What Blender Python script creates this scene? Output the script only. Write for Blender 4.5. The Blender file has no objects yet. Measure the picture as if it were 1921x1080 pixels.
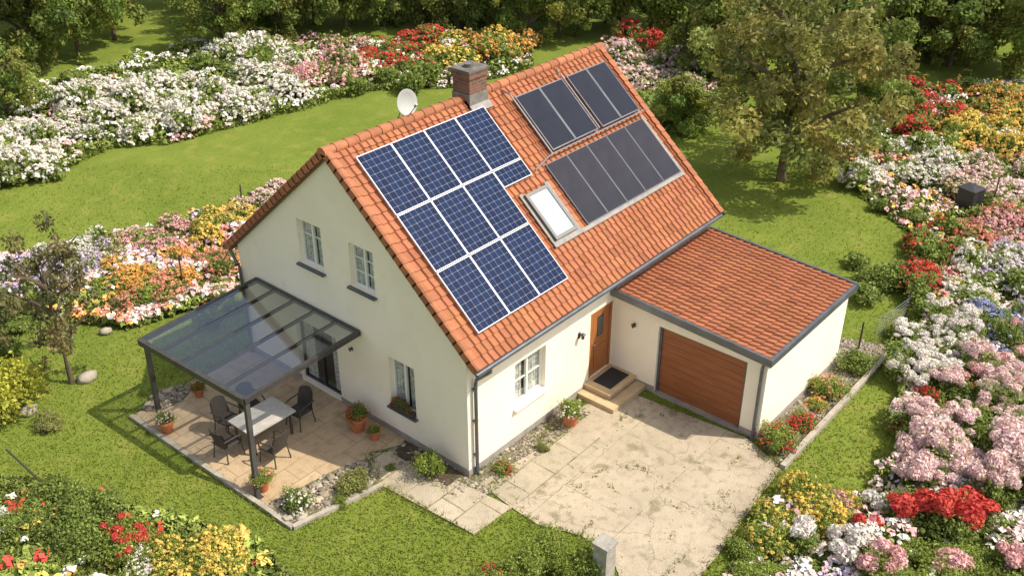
import bpy, math, random, numpy as np
from mathutils import Vector, Matrix, geometry
rnd=random.Random(7); R_=np.random.RandomState(5)
S=bpy.context.scene; COL=S.collection
# ---------------- camera ----------------
FPX=1903.6; TH=.5270; PS=.7055; CAM=np.array([-13.644,-12.967,16.2])
ct,st=math.cos(TH),math.sin(TH)
Hd=np.array([math.cos(PS),math.sin(PS),0]); Rt=np.array([math.sin(PS),-math.cos(PS),0])
Fw=ct*Hd+np.array([0,0,-st]); Up=st*Hd+np.array([0,0,ct])
def hit(u,v,n=(0,0,1),d=0.0):
    D=Fw+Rt*(u-960.5)/FPX+Up*(540-v)/FPX; n=np.array(n,float)
    return CAM+D*((d-CAM@n)/(D@n))
def G(u,v,z=0.0):
    p=hit(u,v,(0,0,1),z); return (float(p[0]),float(p[1]),z)
cd=bpy.data.cameras.new('camera'); cam=bpy.data.objects.new('camera',cd); COL.objects.link(cam)
cd.sensor_width=36; cd.lens=FPX/1921*36; cd.clip_end=900; cd.clip_start=.2
M=Matrix([[Rt[0],Up[0],-Fw[0],CAM[0]],[Rt[1],Up[1],-Fw[1],CAM[1]],[Rt[2],Up[2],-Fw[2],CAM[2]],[0,0,0,1]])
cam.matrix_world=M; S.camera=cam
# ---------------- light ----------------
EL=math.radians(52); sx,sy=.55,-.835
SUN=Vector((sx*math.cos(EL),sy*math.cos(EL),math.sin(EL))).normalized()
w=bpy.data.worlds.new('World'); S.world=w; w.use_nodes=True
nt=w.node_tree; bg=nt.nodes['Background']; sk=nt.nodes.new('ShaderNodeTexSky'); sk.sky_type='NISHITA'; sk.sun_disc=False
sk.sun_elevation=EL; sk.sun_rotation=math.atan2(sx,sy); sk.dust_density=2.5; sk.ozone_density=1.0
hs=nt.nodes.new('ShaderNodeHueSaturation'); hs.inputs['Saturation'].default_value=.45; hs.inputs['Value'].default_value=1.3
nt.links.new(sk.outputs[0],hs.inputs['Color']); nt.links.new(hs.outputs[0],bg.inputs[0]); bg.inputs[1].default_value=.15
sl=bpy.data.lights.new('sun','SUN'); sl.energy=5.0; sl.angle=math.radians(.5); sl.color=(1,.92,.77)
so=bpy.data.objects.new('sun',sl); COL.objects.link(so); so.rotation_euler=SUN.to_track_quat('Z','Y').to_euler()
S.view_settings.view_transform='Standard'; S.view_settings.look='None'; S.view_settings.exposure=0
# ---------------- materials ----------------
def mat(name,color,rough=.6,metal=0,spec=.5,c2=None,scale=5,det=4,bump=0,bscale=None,contrast=(.35,.65),bdist=.02):
    m=bpy.data.materials.new(name); m.use_nodes=True; N=m.node_tree.nodes; Lk=m.node_tree.links
    b=N['Principled BSDF']; b.inputs['Roughness'].default_value=rough; b.inputs['Metallic'].default_value=metal
    b.inputs['Specular IOR Level'].default_value=spec; b.inputs['Base Color'].default_value=(*color,1)
    tc=N.new('ShaderNodeTexCoord')
    if c2 is not None:
        n=N.new('ShaderNodeTexNoise'); n.inputs['Scale'].default_value=scale; n.inputs['Detail'].default_value=det; n.inputs['Roughness'].default_value=.6
        Lk.new(tc.outputs['Object'],n.inputs['Vector'])
        r=N.new('ShaderNodeValToRGB'); r.color_ramp.elements[0].position=contrast[0]; r.color_ramp.elements[1].position=contrast[1]
        r.color_ramp.elements[0].color=(*color,1); r.color_ramp.elements[1].color=(*c2,1)
        Lk.new(n.outputs['Fac'],r.inputs['Fac']); Lk.new(r.outputs['Color'],b.inputs['Base Color'])
    if bump:
        n2=N.new('ShaderNodeTexNoise'); n2.inputs['Scale'].default_value=bscale or scale*8; n2.inputs['Detail'].default_value=3
        Lk.new(tc.outputs['Object'],n2.inputs['Vector'])
        bp=N.new('ShaderNodeBump'); bp.inputs['Strength'].default_value=bump; bp.inputs['Distance'].default_value=bdist
        Lk.new(n2.outputs['Fac'],bp.inputs['Height']); Lk.new(bp.outputs['Normal'],b.inputs['Normal'])
    return m
def mixcol(m,fac_out,colr,mode='MIX'):
    N=m.node_tree.nodes; Lk=m.node_tree.links; b=N['Principled BSDF']; i=b.inputs['Base Color']
    mx=N.new('ShaderNodeMix'); mx.data_type='RGBA'; mx.blend_type=mode
    if i.is_linked: Lk.new(i.links[0].from_socket,mx.inputs['A'])
    else: mx.inputs['A'].default_value=i.default_value
    if isinstance(colr,tuple): mx.inputs['B'].default_value=(*colr,1)
    else: Lk.new(colr,mx.inputs['B'])
    if isinstance(fac_out,float): mx.inputs['Factor'].default_value=fac_out
    else: Lk.new(fac_out,mx.inputs['Factor'])
    Lk.new(mx.outputs['Result'],i); return mx
def math_(m,op,a,b=None,c=None):
    n=m.node_tree.nodes.new('ShaderNodeMath'); n.operation=op
    for i,x in enumerate((a,b,c)):
        if x is None: continue
        if isinstance(x,(int,float)): n.inputs[i].default_value=x
        else: m.node_tree.links.new(x,n.inputs[i])
    return n.outputs[0]
def noise_out(m,scale,lo,hi,det=3,coord='Object'):
    N=m.node_tree.nodes; Lk=m.node_tree.links
    tc=N.new('ShaderNodeTexCoord'); n=N.new('ShaderNodeTexNoise'); n.inputs['Scale'].default_value=scale; n.inputs['Detail'].default_value=det
    Lk.new(tc.outputs[coord],n.inputs['Vector']); r=N.new('ShaderNodeMapRange'); r.inputs[1].default_value=lo; r.inputs[2].default_value=hi
    Lk.new(n.outputs['Fac'],r.inputs[0]); return r.outputs[0]
def tintmat(name,color,rough=.7,transl=0,c2=None,spec=.3,nscale=3):
    m=mat(name,color,rough,0,spec,c2,nscale); N=m.node_tree.nodes; Lk=m.node_tree.links
    a=N.new('ShaderNodeAttribute'); a.attribute_name='tint'; mixcol(m,1.0,a.outputs['Color'],'MULTIPLY')
    if transl:
        b=N['Principled BSDF']; t=N.new('ShaderNodeBsdfTranslucent'); src=b.inputs['Base Color'].links[0].from_socket
        Lk.new(src,t.inputs['Color']); ms=N.new('ShaderNodeMixShader'); ms.inputs[0].default_value=transl
        o=N['Material Output']; Lk.new(b.outputs[0],ms.inputs[1]); Lk.new(t.outputs[0],ms.inputs[2]); Lk.new(ms.outputs[0],o.inputs[0])
    return m
MT={}
MT['plaster']=mat('cream_plaster',(.92,.835,.70),.9,0,.2,(.87,.775,.63),.9,6,.3,60,(.35,.75),.012)
st_=noise_out(MT['plaster'],2.2,.58,.85,6); mixcol(MT['plaster'],math_(MT['plaster'],'MULTIPLY',st_,.35),(.68,.59,.47))
MT['plinth']=mat('grey_plinth',(.38,.34,.30),.9,0,.2,(.29,.26,.235),4,4,.3,50)
MT['tile']=tintmat('clay_tile',(.43,.165,.083),.85,0,(.365,.135,.068),.2,.9)
mixcol(MT['tile'],math_(MT['tile'],'MULTIPLY',noise_out(MT['tile'],11,.48,.78,6),.45),(.21,.105,.07))
MT['ridge']=tintmat('ridge_tile',(.44,.17,.085),.85,0,(.33,.135,.075),.2,6)
MT['wood_roof']=mat('brown_fascia',(.15,.07,.045),.7)
MT['grey_metal']=mat('grey_zinc',(.17,.18,.20),.4,.5,.5,(.12,.13,.145),3)
MT['dark_metal']=mat('dark_aluminium',(.085,.078,.075),.42,.3,.5,(.06,.055,.055),4)
MT['white']=mat('white_window_frame',(.84,.82,.77),.45)
MT['panelframe']=mat('silver_panel_frame',(.62,.63,.65),.35,.3)
MT['lead']=mat('lead_flashing',(.20,.19,.18),.6,.3,.4,(.28,.26,.24),5,4,.3,20)
MT['skyframe']=mat('grey_window_frame',(.16,.155,.15),.5,.2)
MT['chrome']=mat('pipe_steel',(.30,.30,.31),.4,.7)
MT['rubber']=mat('dark_mat',(.03,.03,.03),.95)
MT['curtain']=mat('curtain_fabric',(.86,.83,.76),.9,0,.2,(.42,.39,.35),16,5,0,None,(.42,.60))
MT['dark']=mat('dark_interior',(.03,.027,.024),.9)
MT['blind']=mat('white_blind',(.56,.57,.56),.35,0,.4,(.50,.51,.51),2)
MT['terracotta']=mat('terracotta',(.55,.19,.08),.8,0,.3,(.42,.14,.06),6,4,.2)
MT['soil']=mat('dark_soil',(.06,.043,.03),.95,0,.2,(.11,.08,.055),6,5,.6,30)
MT['step']=mat('sandstone_step',(.58,.43,.26),.85,0,.3,(.46,.34,.20),3,5,.2)
MT['table']=mat('stone_table_top',(.52,.49,.44),.5,0,.5,(.42,.39,.35),5)
MT['wicker']=mat('dark_wicker',(.085,.07,.058),.7,0,.3,(.045,.038,.033),60,2,.6,90)
MT['stone']=tintmat('stones',(.46,.40,.32),.85,0,(.33,.29,.23),.3,4)
MT['concrete']=mat('weathered_concrete',(.42,.38,.33),.9,0,.2,(.27,.25,.22),5,5,.4,30)
MT['capstone']=mat('dark_chimney_cap',(.20,.18,.165),.9,0,.2,(.12,.11,.10),6,5,.4,30)
MT['kerb']=mat('kerb_stone',(.44,.39,.32),.9,0,.2,(.31,.275,.22),4,5,.3,30)
MT['bark']=mat('bark',(.16,.12,.08),.95,0,.1,(.09,.07,.05),8,5,.8,25)
MT['post']=mat('dark_post',(.05,.04,.035),.8)
MT['dish']=mat('dish_grey',(.42,.42,.41),.45)
MT['bin']=mat('dark_plastic',(.03,.03,.033),.5)
def glassmat(name,tcol,fac,gain=.6,rough=.03,gcol=(.9,.95,1)):
    m=bpy.data.materials.new(name); m.use_nodes=True; N=m.node_tree.nodes; Lk=m.node_tree.links; N.remove(N['Principled BSDF'])
    t=N.new('ShaderNodeBsdfTransparent'); t.inputs[0].default_value=(*tcol,1); g=N.new('ShaderNodeBsdfGlossy'); g.inputs[0].default_value=(*gcol,1); g.inputs['Roughness'].default_value=rough
    lw=N.new('ShaderNodeLayerWeight'); lw.inputs[0].default_value=.5
    pw=math_(m,'POWER',lw.outputs['Facing'],4.0); a=math_(m,'MULTIPLY_ADD',pw,gain,fac)
    ms=N.new('ShaderNodeMixShader'); Lk.new(a,ms.inputs[0]); Lk.new(t.outputs[0],ms.inputs[1]); Lk.new(g.outputs[0],ms.inputs[2]); Lk.new(ms.outputs[0],N['Material Output'].inputs[0])
    return m
MT['glass']=glassmat('window_glass',(.93,.95,.95),.05)
MT['roofglass']=glassmat('canopy_glass',(.68,.71,.75),.23,.8,.07,(.74,.82,.93))
def wood(name,c1,c2,axis):
    m=mat(name,c1,.5,0,.4); N=m.node_tree.nodes; Lk=m.node_tree.links
    tc=N.new('ShaderNodeTexCoord'); mp=N.new('ShaderNodeMapping'); mp.inputs['Scale'].default_value=axis
    Lk.new(tc.outputs['Object'],mp.inputs[0]); n=N.new('ShaderNodeTexNoise'); n.inputs['Scale'].default_value=3; n.inputs['Detail'].default_value=6; Lk.new(mp.outputs[0],n.inputs['Vector'])
    r=N.new('ShaderNodeMapRange'); r.inputs[1].default_value=.3; r.inputs[2].default_value=.7; Lk.new(n.outputs['Fac'],r.inputs[0]); mixcol(m,r.outputs[0],c2)
    return m
MT['wood_door']=wood('front_door_wood',(.44,.17,.05),(.30,.10,.03),(8,8,.6))
MT['garage_wood']=wood('garage_door_wood',(.34,.12,.043),(.23,.078,.03),(1,.6,9))
m=mat('solar_cells',(.005,.011,.042),.14,0,.22); N=m.node_tree.nodes; Lk=m.node_tree.links
uv=N.new('ShaderNodeUVMap'); sp=N.new('ShaderNodeSeparateXYZ'); Lk.new(uv.outputs[0],sp.inputs[0])
def edge(m,o):
    f=math_(m,'FRACT',o); return math_(m,'SUBTRACT',.5,math_(m,'ABSOLUTE',math_(m,'SUBTRACT',f,.5)))
eu=edge(m,sp.outputs[0]); ev=edge(m,sp.outputs[1])
line=math_(m,'LESS_THAN',math_(m,'MINIMUM',eu,ev),.022); dia=math_(m,'LESS_THAN',math_(m,'ADD',eu,ev),.12)
wn=N.new('ShaderNodeTexWhiteNoise'); fl=N.new('ShaderNodeVectorMath'); fl.operation='FLOOR'; Lk.new(uv.outputs[0],fl.inputs[0]); Lk.new(fl.outputs[0],wn.inputs['Vector'])
mixcol(m,math_(m,'MULTIPLY',wn.outputs['Value'],.8),(.009,.022,.075))
mixcol(m,math_(m,'MULTIPLY',math_(m,'MAXIMUM',line,dia),.55),(.30,.36,.46))
MT['pv']=m
m=mat('collector_absorber',(.012,.014,.024),.12,0,.28,(.018,.020,.034),1.5); N=m.node_tree.nodes; Lk=m.node_tree.links
uv=N.new('ShaderNodeUVMap'); sp=N.new('ShaderNodeSeparateXYZ'); Lk.new(uv.outputs[0],sp.inputs[0])
mixcol(m,math_(m,'MULTIPLY',math_(m,'LESS_THAN',edge(m,math_(m,'MULTIPLY',sp.outputs[0],10)),.12),.25),(.04,.04,.06)); MT['collector']=m
m2=m.copy(); m2.name='collector_absorber_purple'; m2.node_tree.nodes['Color Ramp'].color_ramp.elements[0].color=(.022,.021,.030,1); m2.node_tree.nodes['Color Ramp'].color_ramp.elements[1].color=(.032,.029,.038,1); m2.node_tree.nodes['Principled BSDF'].inputs['Roughness'].default_value=.18; MT['collector2']=m2
m=mat('chimney_brick',(.3,.1,.06),.9); N=m.node_tree.nodes; Lk=m.node_tree.links
tc=N.new('ShaderNodeTexCoord'); sx_=N.new('ShaderNodeSeparateXYZ'); Lk.new(tc.outputs['Object'],sx_.inputs[0]); cb=N.new('ShaderNodeCombineXYZ')
Lk.new(math_(m,'ADD',sx_.outputs[0],sx_.outputs[1]),cb.inputs[0]); Lk.new(sx_.outputs[2],cb.inputs[1])
bt=N.new('ShaderNodeTexBrick'); bt.inputs['Color1'].default_value=(.24,.095,.06,1); bt.inputs['Color2'].default_value=(.14,.065,.045,1); bt.inputs['Mortar'].default_value=(.20,.165,.14,1)
bt.inputs['Scale'].default_value=1; bt.inputs['Brick Width'].default_value=.22; bt.inputs['Row Height'].default_value=.08; bt.inputs['Mortar Size'].default_value=.008
Lk.new(cb.outputs[0],bt.inputs['Vector']); Lk.new(bt.outputs['Color'],N['Principled BSDF'].inputs['Base Color']); mixcol(m,math_(m,'MULTIPLY',noise_out(m,3,.45,.7),.4),(.10,.07,.055)); MT['brick']=m
def paving(name,c1,c2,mort,bw,bh,ms,stain,crack=0,dist=.06,weed=.55,jw=0):
    m=mat(name,c1,.9,0,.2); N=m.node_tree.nodes; Lk=m.node_tree.links
    tc=N.new('ShaderNodeTexCoord'); dn=N.new('ShaderNodeTexNoise'); dn.inputs['Scale'].default_value=1.5; dn.inputs['Detail'].default_value=5; Lk.new(tc.outputs['Object'],dn.inputs['Vector'])
    mx=N.new('ShaderNodeVectorMath'); mx.operation='MULTIPLY_ADD'; Lk.new(dn.outputs['Color'],mx.inputs[0]); mx.inputs[1].default_value=(dist,dist,0); Lk.new(tc.outputs['Object'],mx.inputs[2])
    bt=N.new('ShaderNodeTexBrick'); bt.inputs['Color1'].default_value=(*c1,1); bt.inputs['Color2'].default_value=(*c2,1); bt.inputs['Mortar'].default_value=(*mort,1)
    bt.inputs['Scale'].default_value=1; bt.inputs['Brick Width'].default_value=bw; bt.inputs['Row Height'].default_value=bh; bt.inputs['Mortar Size'].default_value=ms; bt.inputs['Mortar Smooth'].default_value=.5
    Lk.new(mx.outputs[0],bt.inputs['Vector']); Lk.new(bt.outputs['Color'],N['Principled BSDF'].inputs['Base Color'])
    mixcol(m,math_(m,'MULTIPLY',noise_out(m,.7,.40,.66,7),.75),stain); mixcol(m,math_(m,'MULTIPLY',noise_out(m,5,.50,.70,9),.5),tuple(x*.68 for x in stain))
    mixcol(m,math_(m,'MULTIPLY',noise_out(m,40,.54,.70,4),.4),tuple(x*.55 for x in stain)); mixcol(m,math_(m,'MULTIPLY',noise_out(m,55,.60,.72,2),.35),tuple(min(1,x*1.3) for x in c1))
    mixcol(m,math_(m,'MULTIPLY',noise_out(m,1.6,.59,.67,10),weed),(.15,.13,.06)); mixcol(m,math_(m,'MULTIPLY',noise_out(m,.45,.52,.70,8),.35),tuple(x*.62 for x in stain))
    if jw: mixcol(m,math_(m,'MULTIPLY',math_(m,'MULTIPLY',bt.outputs['Fac'],noise_out(m,2.7,.48,.62,5)),jw),(.12,.12,.045))
    if crack:
        vo=N.new('ShaderNodeTexVoronoi'); vo.feature='DISTANCE_TO_EDGE'; vo.inputs['Scale'].default_value=.45
        mx2=N.new('ShaderNodeVectorMath'); mx2.operation='MULTIPLY_ADD'; Lk.new(dn.outputs['Color'],mx2.inputs[0]); mx2.inputs[1].default_value=(1.6,1.6,0); Lk.new(tc.outputs['Object'],mx2.inputs[2])
        Lk.new(mx2.outputs[0],vo.inputs['Vector']); mixcol(m,math_(m,'MULTIPLY',math_(m,'LESS_THAN',vo.outputs['Distance'],.007),.5),tuple(x*.45 for x in stain))
    n2=N.new('ShaderNodeTexNoise'); n2.inputs['Scale'].default_value=28; n2.inputs['Detail'].default_value=5; Lk.new(tc.outputs['Object'],n2.inputs['Vector'])
    bp=N.new('ShaderNodeBump'); bp.inputs['Strength'].default_value=.6; bp.inputs['Distance'].default_value=.025; Lk.new(n2.outputs['Fac'],bp.inputs['Height']); Lk.new(bp.outputs['Normal'],N['Principled BSDF'].inputs['Normal'])
    return m
MT['patio']=paving('patio_slabs',(.56,.42,.27),(.49,.36,.225),(.30,.22,.13),.9,.6,.018,(.43,.31,.19),0,.03,.3)
MT['drive']=paving('driveway_concrete',(.49,.41,.30),(.475,.395,.29),(.35,.285,.20),2.6,1.9,.014,(.385,.32,.235),1,.07,.55,.5)
MT['path']=paving('path_slabs',(.51,.43,.32),(.45,.38,.28),(.24,.20,.13),.95,.75,.025,(.39,.33,.24),0,.03,.4,.7)
m=mat('gravel_bed',(.2,.17,.13),.95); N=m.node_tree.nodes; Lk=m.node_tree.links
tc=N.new('ShaderNodeTexCoord'); vo=N.new('ShaderNodeTexVoronoi'); vo.inputs['Scale'].default_value=16; Lk.new(tc.outputs['Object'],vo.inputs['Vector'])
r=N.new('ShaderNodeValToRGB'); r.color_ramp.elements[0].color=(.18,.145,.10,1); r.color_ramp.elements[1].color=(.42,.36,.28,1)
s3=N.new('ShaderNodeSeparateXYZ'); Lk.new(vo.outputs['Color'],s3.inputs[0]); Lk.new(s3.outputs[0],r.inputs[0]); Lk.new(r.outputs[0],N['Principled BSDF'].inputs['Base Color'])
mixcol(m,math_(m,'GREATER_THAN',vo.outputs['Distance'],.55),(.09,.07,.05)); mixcol(m,math_(m,'MULTIPLY',noise_out(m,2.5,.46,.60,5),.75),(.11,.12,.045)); MT['gravel']=m
m=mat('lawn_grass',(.14,.19,.028),.95,0,.1,(.215,.255,.045),.35,6,.6,28,(.3,.7),.05)
mixcol(m,math_(m,'MULTIPLY',noise_out(m,6,.45,.75,8),.45),(.09,.13,.018)); mixcol(m,math_(m,'MULTIPLY',noise_out(m,1.3,.52,.75,8),.55),(.32,.29,.08)); mixcol(m,math_(m,'MULTIPLY',noise_out(m,.22,.45,.65,5),.35),(.11,.165,.022))
mixcol(m,math_(m,'MULTIPLY',noise_out(m,60,.5,.7,2),.4),(.09,.125,.02)); MT['grass']=m
MT['blade']=tintmat('grass_blade',(.17,.22,.03),.8,.35,(.26,.28,.05),.2,.5)
LEAF={'dark':((.14,.195,.045),(.20,.245,.06)),'mid':((.18,.245,.05),(.25,.30,.07)),'bright':((.22,.29,.05),(.30,.34,.075)),'olive':((.235,.25,.075),(.31,.305,.10)),
 'lime':((.42,.43,.05),(.48,.47,.08)),'brown':((.20,.19,.085),(.16,.165,.075))}
for k,(a,b) in LEAF.items(): MT['leaf_'+k]=tintmat('foliage_'+k,a,.6,.42,b,.35,1.2)
PET={'white':(.84,.81,.73),'pink':(.84,.50,.49),'pale pink':(.86,.67,.63),'red':(.66,.08,.06),'yellow':(.84,.64,.15),'orange':(.84,.46,.13),'coral':(.82,.36,.26),'lavender':(.68,.58,.72),'blue':(.42,.46,.70)}
for k,a in PET.items(): MT['pet_'+k]=tintmat('petals_'+k.replace(' ','_'),a,.65,.25,tuple(min(1,x*1.08+.02) for x in a),.2,4)
m=mat('mixed_bed_plants',(1,1,1),.7,0,.2); a_=m.node_tree.nodes.new('ShaderNodeAttribute'); a_.attribute_name='tint'; m.node_tree.links.new(a_.outputs['Color'],m.node_tree.nodes['Principled BSDF'].inputs['Base Color']); MT['pet_mixed']=m
# ---------------- mesh tools ----------------
def link(name,me,parent=None,m=None):
    o=bpy.data.objects.new(name,me); COL.objects.link(o)
    if parent is not None: o.parent=parent
    return o
class MB:
    def __init__(s): s.v=[]; s.f=[]; s.uv=[]; s.t=[]; s.m=Matrix.Identity(4); s.tint=1.0
    def add(s,vs,fs,uvs=None):
        b=len(s.v); s.v+=[tuple(s.m@Vector(p)) for p in vs]; s.t+=[s.tint]*len(vs)
        for i,f in enumerate(fs): s.f.append(tuple(b+k for k in f)); s.uv.append(uvs[i] if uvs else None)
    def box(s,x0,x1,y0,y1,z0,z1):
        vs=[(x0,y0,z0),(x1,y0,z0),(x1,y1,z0),(x0,y1,z0),(x0,y0,z1),(x1,y0,z1),(x1,y1,z1),(x0,y1,z1)]
        s.add(vs,[(0,3,2,1),(4,5,6,7),(0,1,5,4),(1,2,6,5),(2,3,7,6),(3,0,4,7)]); return s
    def bar(s,a,b,w,h,up=(0,0,1)):
        a=Vector(a); b=Vector(b); d=(b-a).normalized(); u=Vector(up); r=d.cross(u)
        if r.length<1e-4: r=d.cross(Vector((1,0,0)))
        r.normalize(); u=r.cross(d).normalized(); vs=[]
        for p in (a,b):
            for i,j in ((-1,-1),(1,-1),(1,1),(-1,1)): vs.append(p+r*(i*w/2)+u*(j*h/2))
        s.add(vs,[(0,3,2,1),(4,5,6,7),(0,1,5,4),(1,2,6,5),(2,3,7,6),(3,0,4,7)]); return s
    def tube(s,pts,rad,n=8,cap=True):
        pts=[Vector(p) for p in pts]; k=len(pts); rad=rad if isinstance(rad,(list,tuple)) else [rad]*k; vs=[]
        ref=Vector((0,0,1))
        for i,p in enumerate(pts):
            d=(pts[min(i+1,k-1)]-pts[max(i-1,0)]).normalized(); r=d.cross(ref)
            if r.length<.05: r=d.cross(Vector((0,1,0)))
            r.normalize(); u=r.cross(d)
            for j in range(n): a=2*math.pi*j/n; vs.append(p+(r*math.cos(a)+u*math.sin(a))*rad[i])
        fs=[]
        for i in range(k-1):
            for j in range(n): fs.append((i*n+j,i*n+(j+1)%n,(i+1)*n+(j+1)%n,(i+1)*n+j))
        if cap: fs.append(tuple(range(n))[::-1]); fs.append(tuple((k-1)*n+j for j in range(n)))
        s.add(vs,fs); return s
    def lathe(s,prof,n=20,c=(0,0,0)):
        vs=[]; 
        for r,z in prof:
            for j in range(n): a=2*math.pi*j/n; vs.append((c[0]+r*math.cos(a),c[1]+r*math.sin(a),c[2]+z))
        fs=[(i*n+j,i*n+(j+1)%n,(i+1)*n+(j+1)%n,(i+1)*n+j) for i in range(len(prof)-1) for j in range(n)]
        s.add(vs,fs); return s
    def poly(s,pts,z0=0,z1=None):
        n=len(pts)
        if z1 is None: s.add([(p[0],p[1],z0) for p in pts],[tuple(range(n))]); return s
        s.add([(p[0],p[1],z0) for p in pts]+[(p[0],p[1],z1) for p in pts],[tuple(range(n,2*n))]+[(i,(i+1)%n,n+(i+1)%n,n+i) for i in range(n)]); return s
    def build(s,name,m,parent=None,smooth=False):
        me=bpy.data.meshes.new(name); me.from_pydata(s.v,[],s.f)
        if any(s.uv):
            ul=me.uv_layers.new(name='UVMap')
            for p,u in zip(me.polygons,s.uv):
                if u:
                    for li,c in zip(p.loop_indices,u): ul.data[li].uv=c
        if m.name in ('clay_tile','ridge_tile','stones'):
            a=me.attributes.new('tint','FLOAT_COLOR','POINT'); arr=np.repeat(np.array(s.t)[:,None],4,1).astype(np.float32); arr[:,3]=1; a.data.foreach_set('color',arr.ravel())
        me.materials.append(m)
        if smooth: me.polygons.foreach_set('use_smooth',[True]*len(me.polygons))
        me.update(); return link(name,me,parent)
def npmesh(name,V,k,tint,m):
    n=V.shape[0]; me=bpy.data.meshes.new(name); me.vertices.add(n*k); me.vertices.foreach_set('co',V.reshape(-1).astype(np.float32))
    me.loops.add(n*k); me.loops.foreach_set('vertex_index',np.arange(n*k,dtype=np.int32)); me.polygons.add(n); me.polygons.foreach_set('loop_start',np.arange(n,dtype=np.int32)*k)
    me.update(calc_edges=True); a=me.attributes.new('tint','FLOAT_COLOR','POINT')
    T=np.ones((n,k,4),np.float32); T[:,:,:3]=(tint[:,None,None] if tint.ndim==1 else tint[:,None,:]); a.data.foreach_set('color',T.ravel()); me.materials.append(m); return me
def nz(a): return a/(np.linalg.norm(a,axis=1)[:,None]+1e-9)
def leafquads(C,Nr,size,asp=.55):
    n=len(C); a=R_.randn(n,3); t=nz(np.cross(Nr,a)); b=nz(np.cross(Nr,t))
    s=size[:,None]; return np.stack([C-t*s,C+b*s*asp,C+t*s,C-b*s*asp],1)
def unit(n): return nz(R_.randn(n,3))
def thing(name,label,cat,loc=(0,0,0),rz=0,group=None,sc=None):
    o=bpy.data.objects.new(name,None); COL.objects.link(o); o.empty_display_size=.2; o.location=loc; o.rotation_euler=(0,0,rz)
    if sc is not None: o.scale=sc if isinstance(sc,(tuple,list)) else (sc,sc,sc)
    tag(o,label,cat,group); return o
def tag(o,label,cat,group=None):
    if label: o['label']=label
    if cat: o['category']=cat
    if group: o['group']=group
def stru(o,kind='structure'): o['kind']=kind; return o
def inpoly(P,poly):
    x,y=P[:,0],P[:,1]; r=np.zeros(len(P),bool); n=len(poly)
    for i in range(n):
        x1,y1=poly[i][:2]; x2,y2=poly[(i+1)%n][:2]
        c=((y1>y)!=(y2>y)); xx=(x2-x1)*(y-y1)/((y2-y1) if abs(y2-y1)>1e-9 else 1e-9)+x1; r^=(c&(x<xx))
    return r
ORD=['','first','second','third','fourth','fifth','sixth','seventh','eighth','ninth','tenth','eleventh','twelfth','thirteenth','fourteenth','fifteenth','sixteenth','seventeenth','eighteenth','nineteenth','twentieth']
# ---------------- dimensions ----------------
W=8.37; OV=.39; XO=-.14; ZE=3.33; ZR=7.31; LR=10.5; LW=10.3; GX=5.76; GY=4.57; RX2=10.42; RY=4.67
SL=(ZR-ZE)/(W/2+OV); RID=W/2; cs=1/math.sqrt(1+SL*SL); sn=SL*cs; SLEN=(W/2+OV)/cs
def rect(pts,plane):
    if plane=='g': H=[hit(u,v,(1,0,0),0) for u,v in pts]; a=1
    else: H=[hit(u,v,(0,1,0),0) for u,v in pts]; a=0
    l=(H[0][a]+H[3][a])/2; r=(H[1][a]+H[2][a])/2; t=(H[0][2]+H[1][2])/2; b=(H[2][2]+H[3][2])/2
    return min(l,r),max(l,r),b,t
W1=rect([(556,408),(603,430),(606,512),(563,490)],'g'); W2=rect([(654,455),(700,475),(703,556),(658,535)],'g'); W3=rect([(728,668),(777,692),(781,785),(735,757)],'g')
PD=list(rect([(556,620),(636,662),(640,760),(570,718)],'g')); PD[2]=.12; PD[3]=max(PD[3],2.05); PD=tuple(PD)
W4=rect([(966,680),(1025,650),(1022,722),(966,770)],'f'); D1=list(rect([(1107,600),(1158,572),(1155,697),(1104,728)],'f')); D1[1]=GX-.03; D1[2]=.32; D1[3]=max(D1[3],2.35); D1=tuple(D1)
GD=(-4.03,-1.45,.03,2.12)
# ---------------- ground ----------------
g=MB(); g.poly([(-300,-300),(400,-300),(400,400),(-300,400)]); stru(g.build('ground',MT['grass']))
def P2(*px): return [G(u,v)[:2] for u,v in px]
pat=P2((247,783),(550,992),(717,912),(690,852))+[(0,2.0),(0,8.6)]
drive=P2((1150,725),(1400,822),(1467,880),(1430,925),(1395,975),(1355,1030),(1310,1085),(1235,1200),(1165,1200),(1160,1075),(1135,1035),(1090,1005),(1050,995),(1010,985),(960,953),(915,918),(1040,800))
path=P2((690,852),(745,848),(960,953),(888,1003),(717,912))
strip=P2((1085,800),(1140,830),(965,950),(900,908))
bedF=[(-.7,-.75),(3.9,-.72),(3.9,-.02),(-.02,-.02),(-.02,2.2),(-.75,2.2)]
kA=G(1467,880); kB=G(1680,652)
bedR=[(GX+.0,-GY),(kA[0]+.05,kA[1]+.08),(kB[0],kB[1]+.1),(11.5,-GY+.6),(10.3,-GY+.3)]
rock=P2((500,950),(550,985),(714,912),(692,862),(640,880),(560,920))
leftstone=P2((262,772),(300,735),(370,722),(345,752),(300,775))
paved=[pat,drive,path,bedF,bedR]
b=MB(); b.poly(pat,0,.05); stru(b.build('patio_paving',MT['patio']))
b=MB(); b.poly(drive,0,.03); stru(b.build('driveway',MT['drive']))
b=MB(); b.poly(path,0,.04); stru(b.build('garden_path',MT['path']))
b=MB(); b.poly(strip,.03,.037); stru(b.build('garden_path',MT['path']))
for p_,z0,z1 in ((bedF,0,.034),(bedR,0,.034),(rock,.05,.075),(leftstone,.05,.072)):
    b=MB(); b.poly(p_,z0,z1); stru(b.build('gravel_strip',MT['gravel']))
b=MB(); b.poly([(-.6,.15),(-.05,.15),(-.05,2.15),(-.6,2.0)],.034,.06); stru(b.build('soil_strip',MT['soil']))
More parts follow.
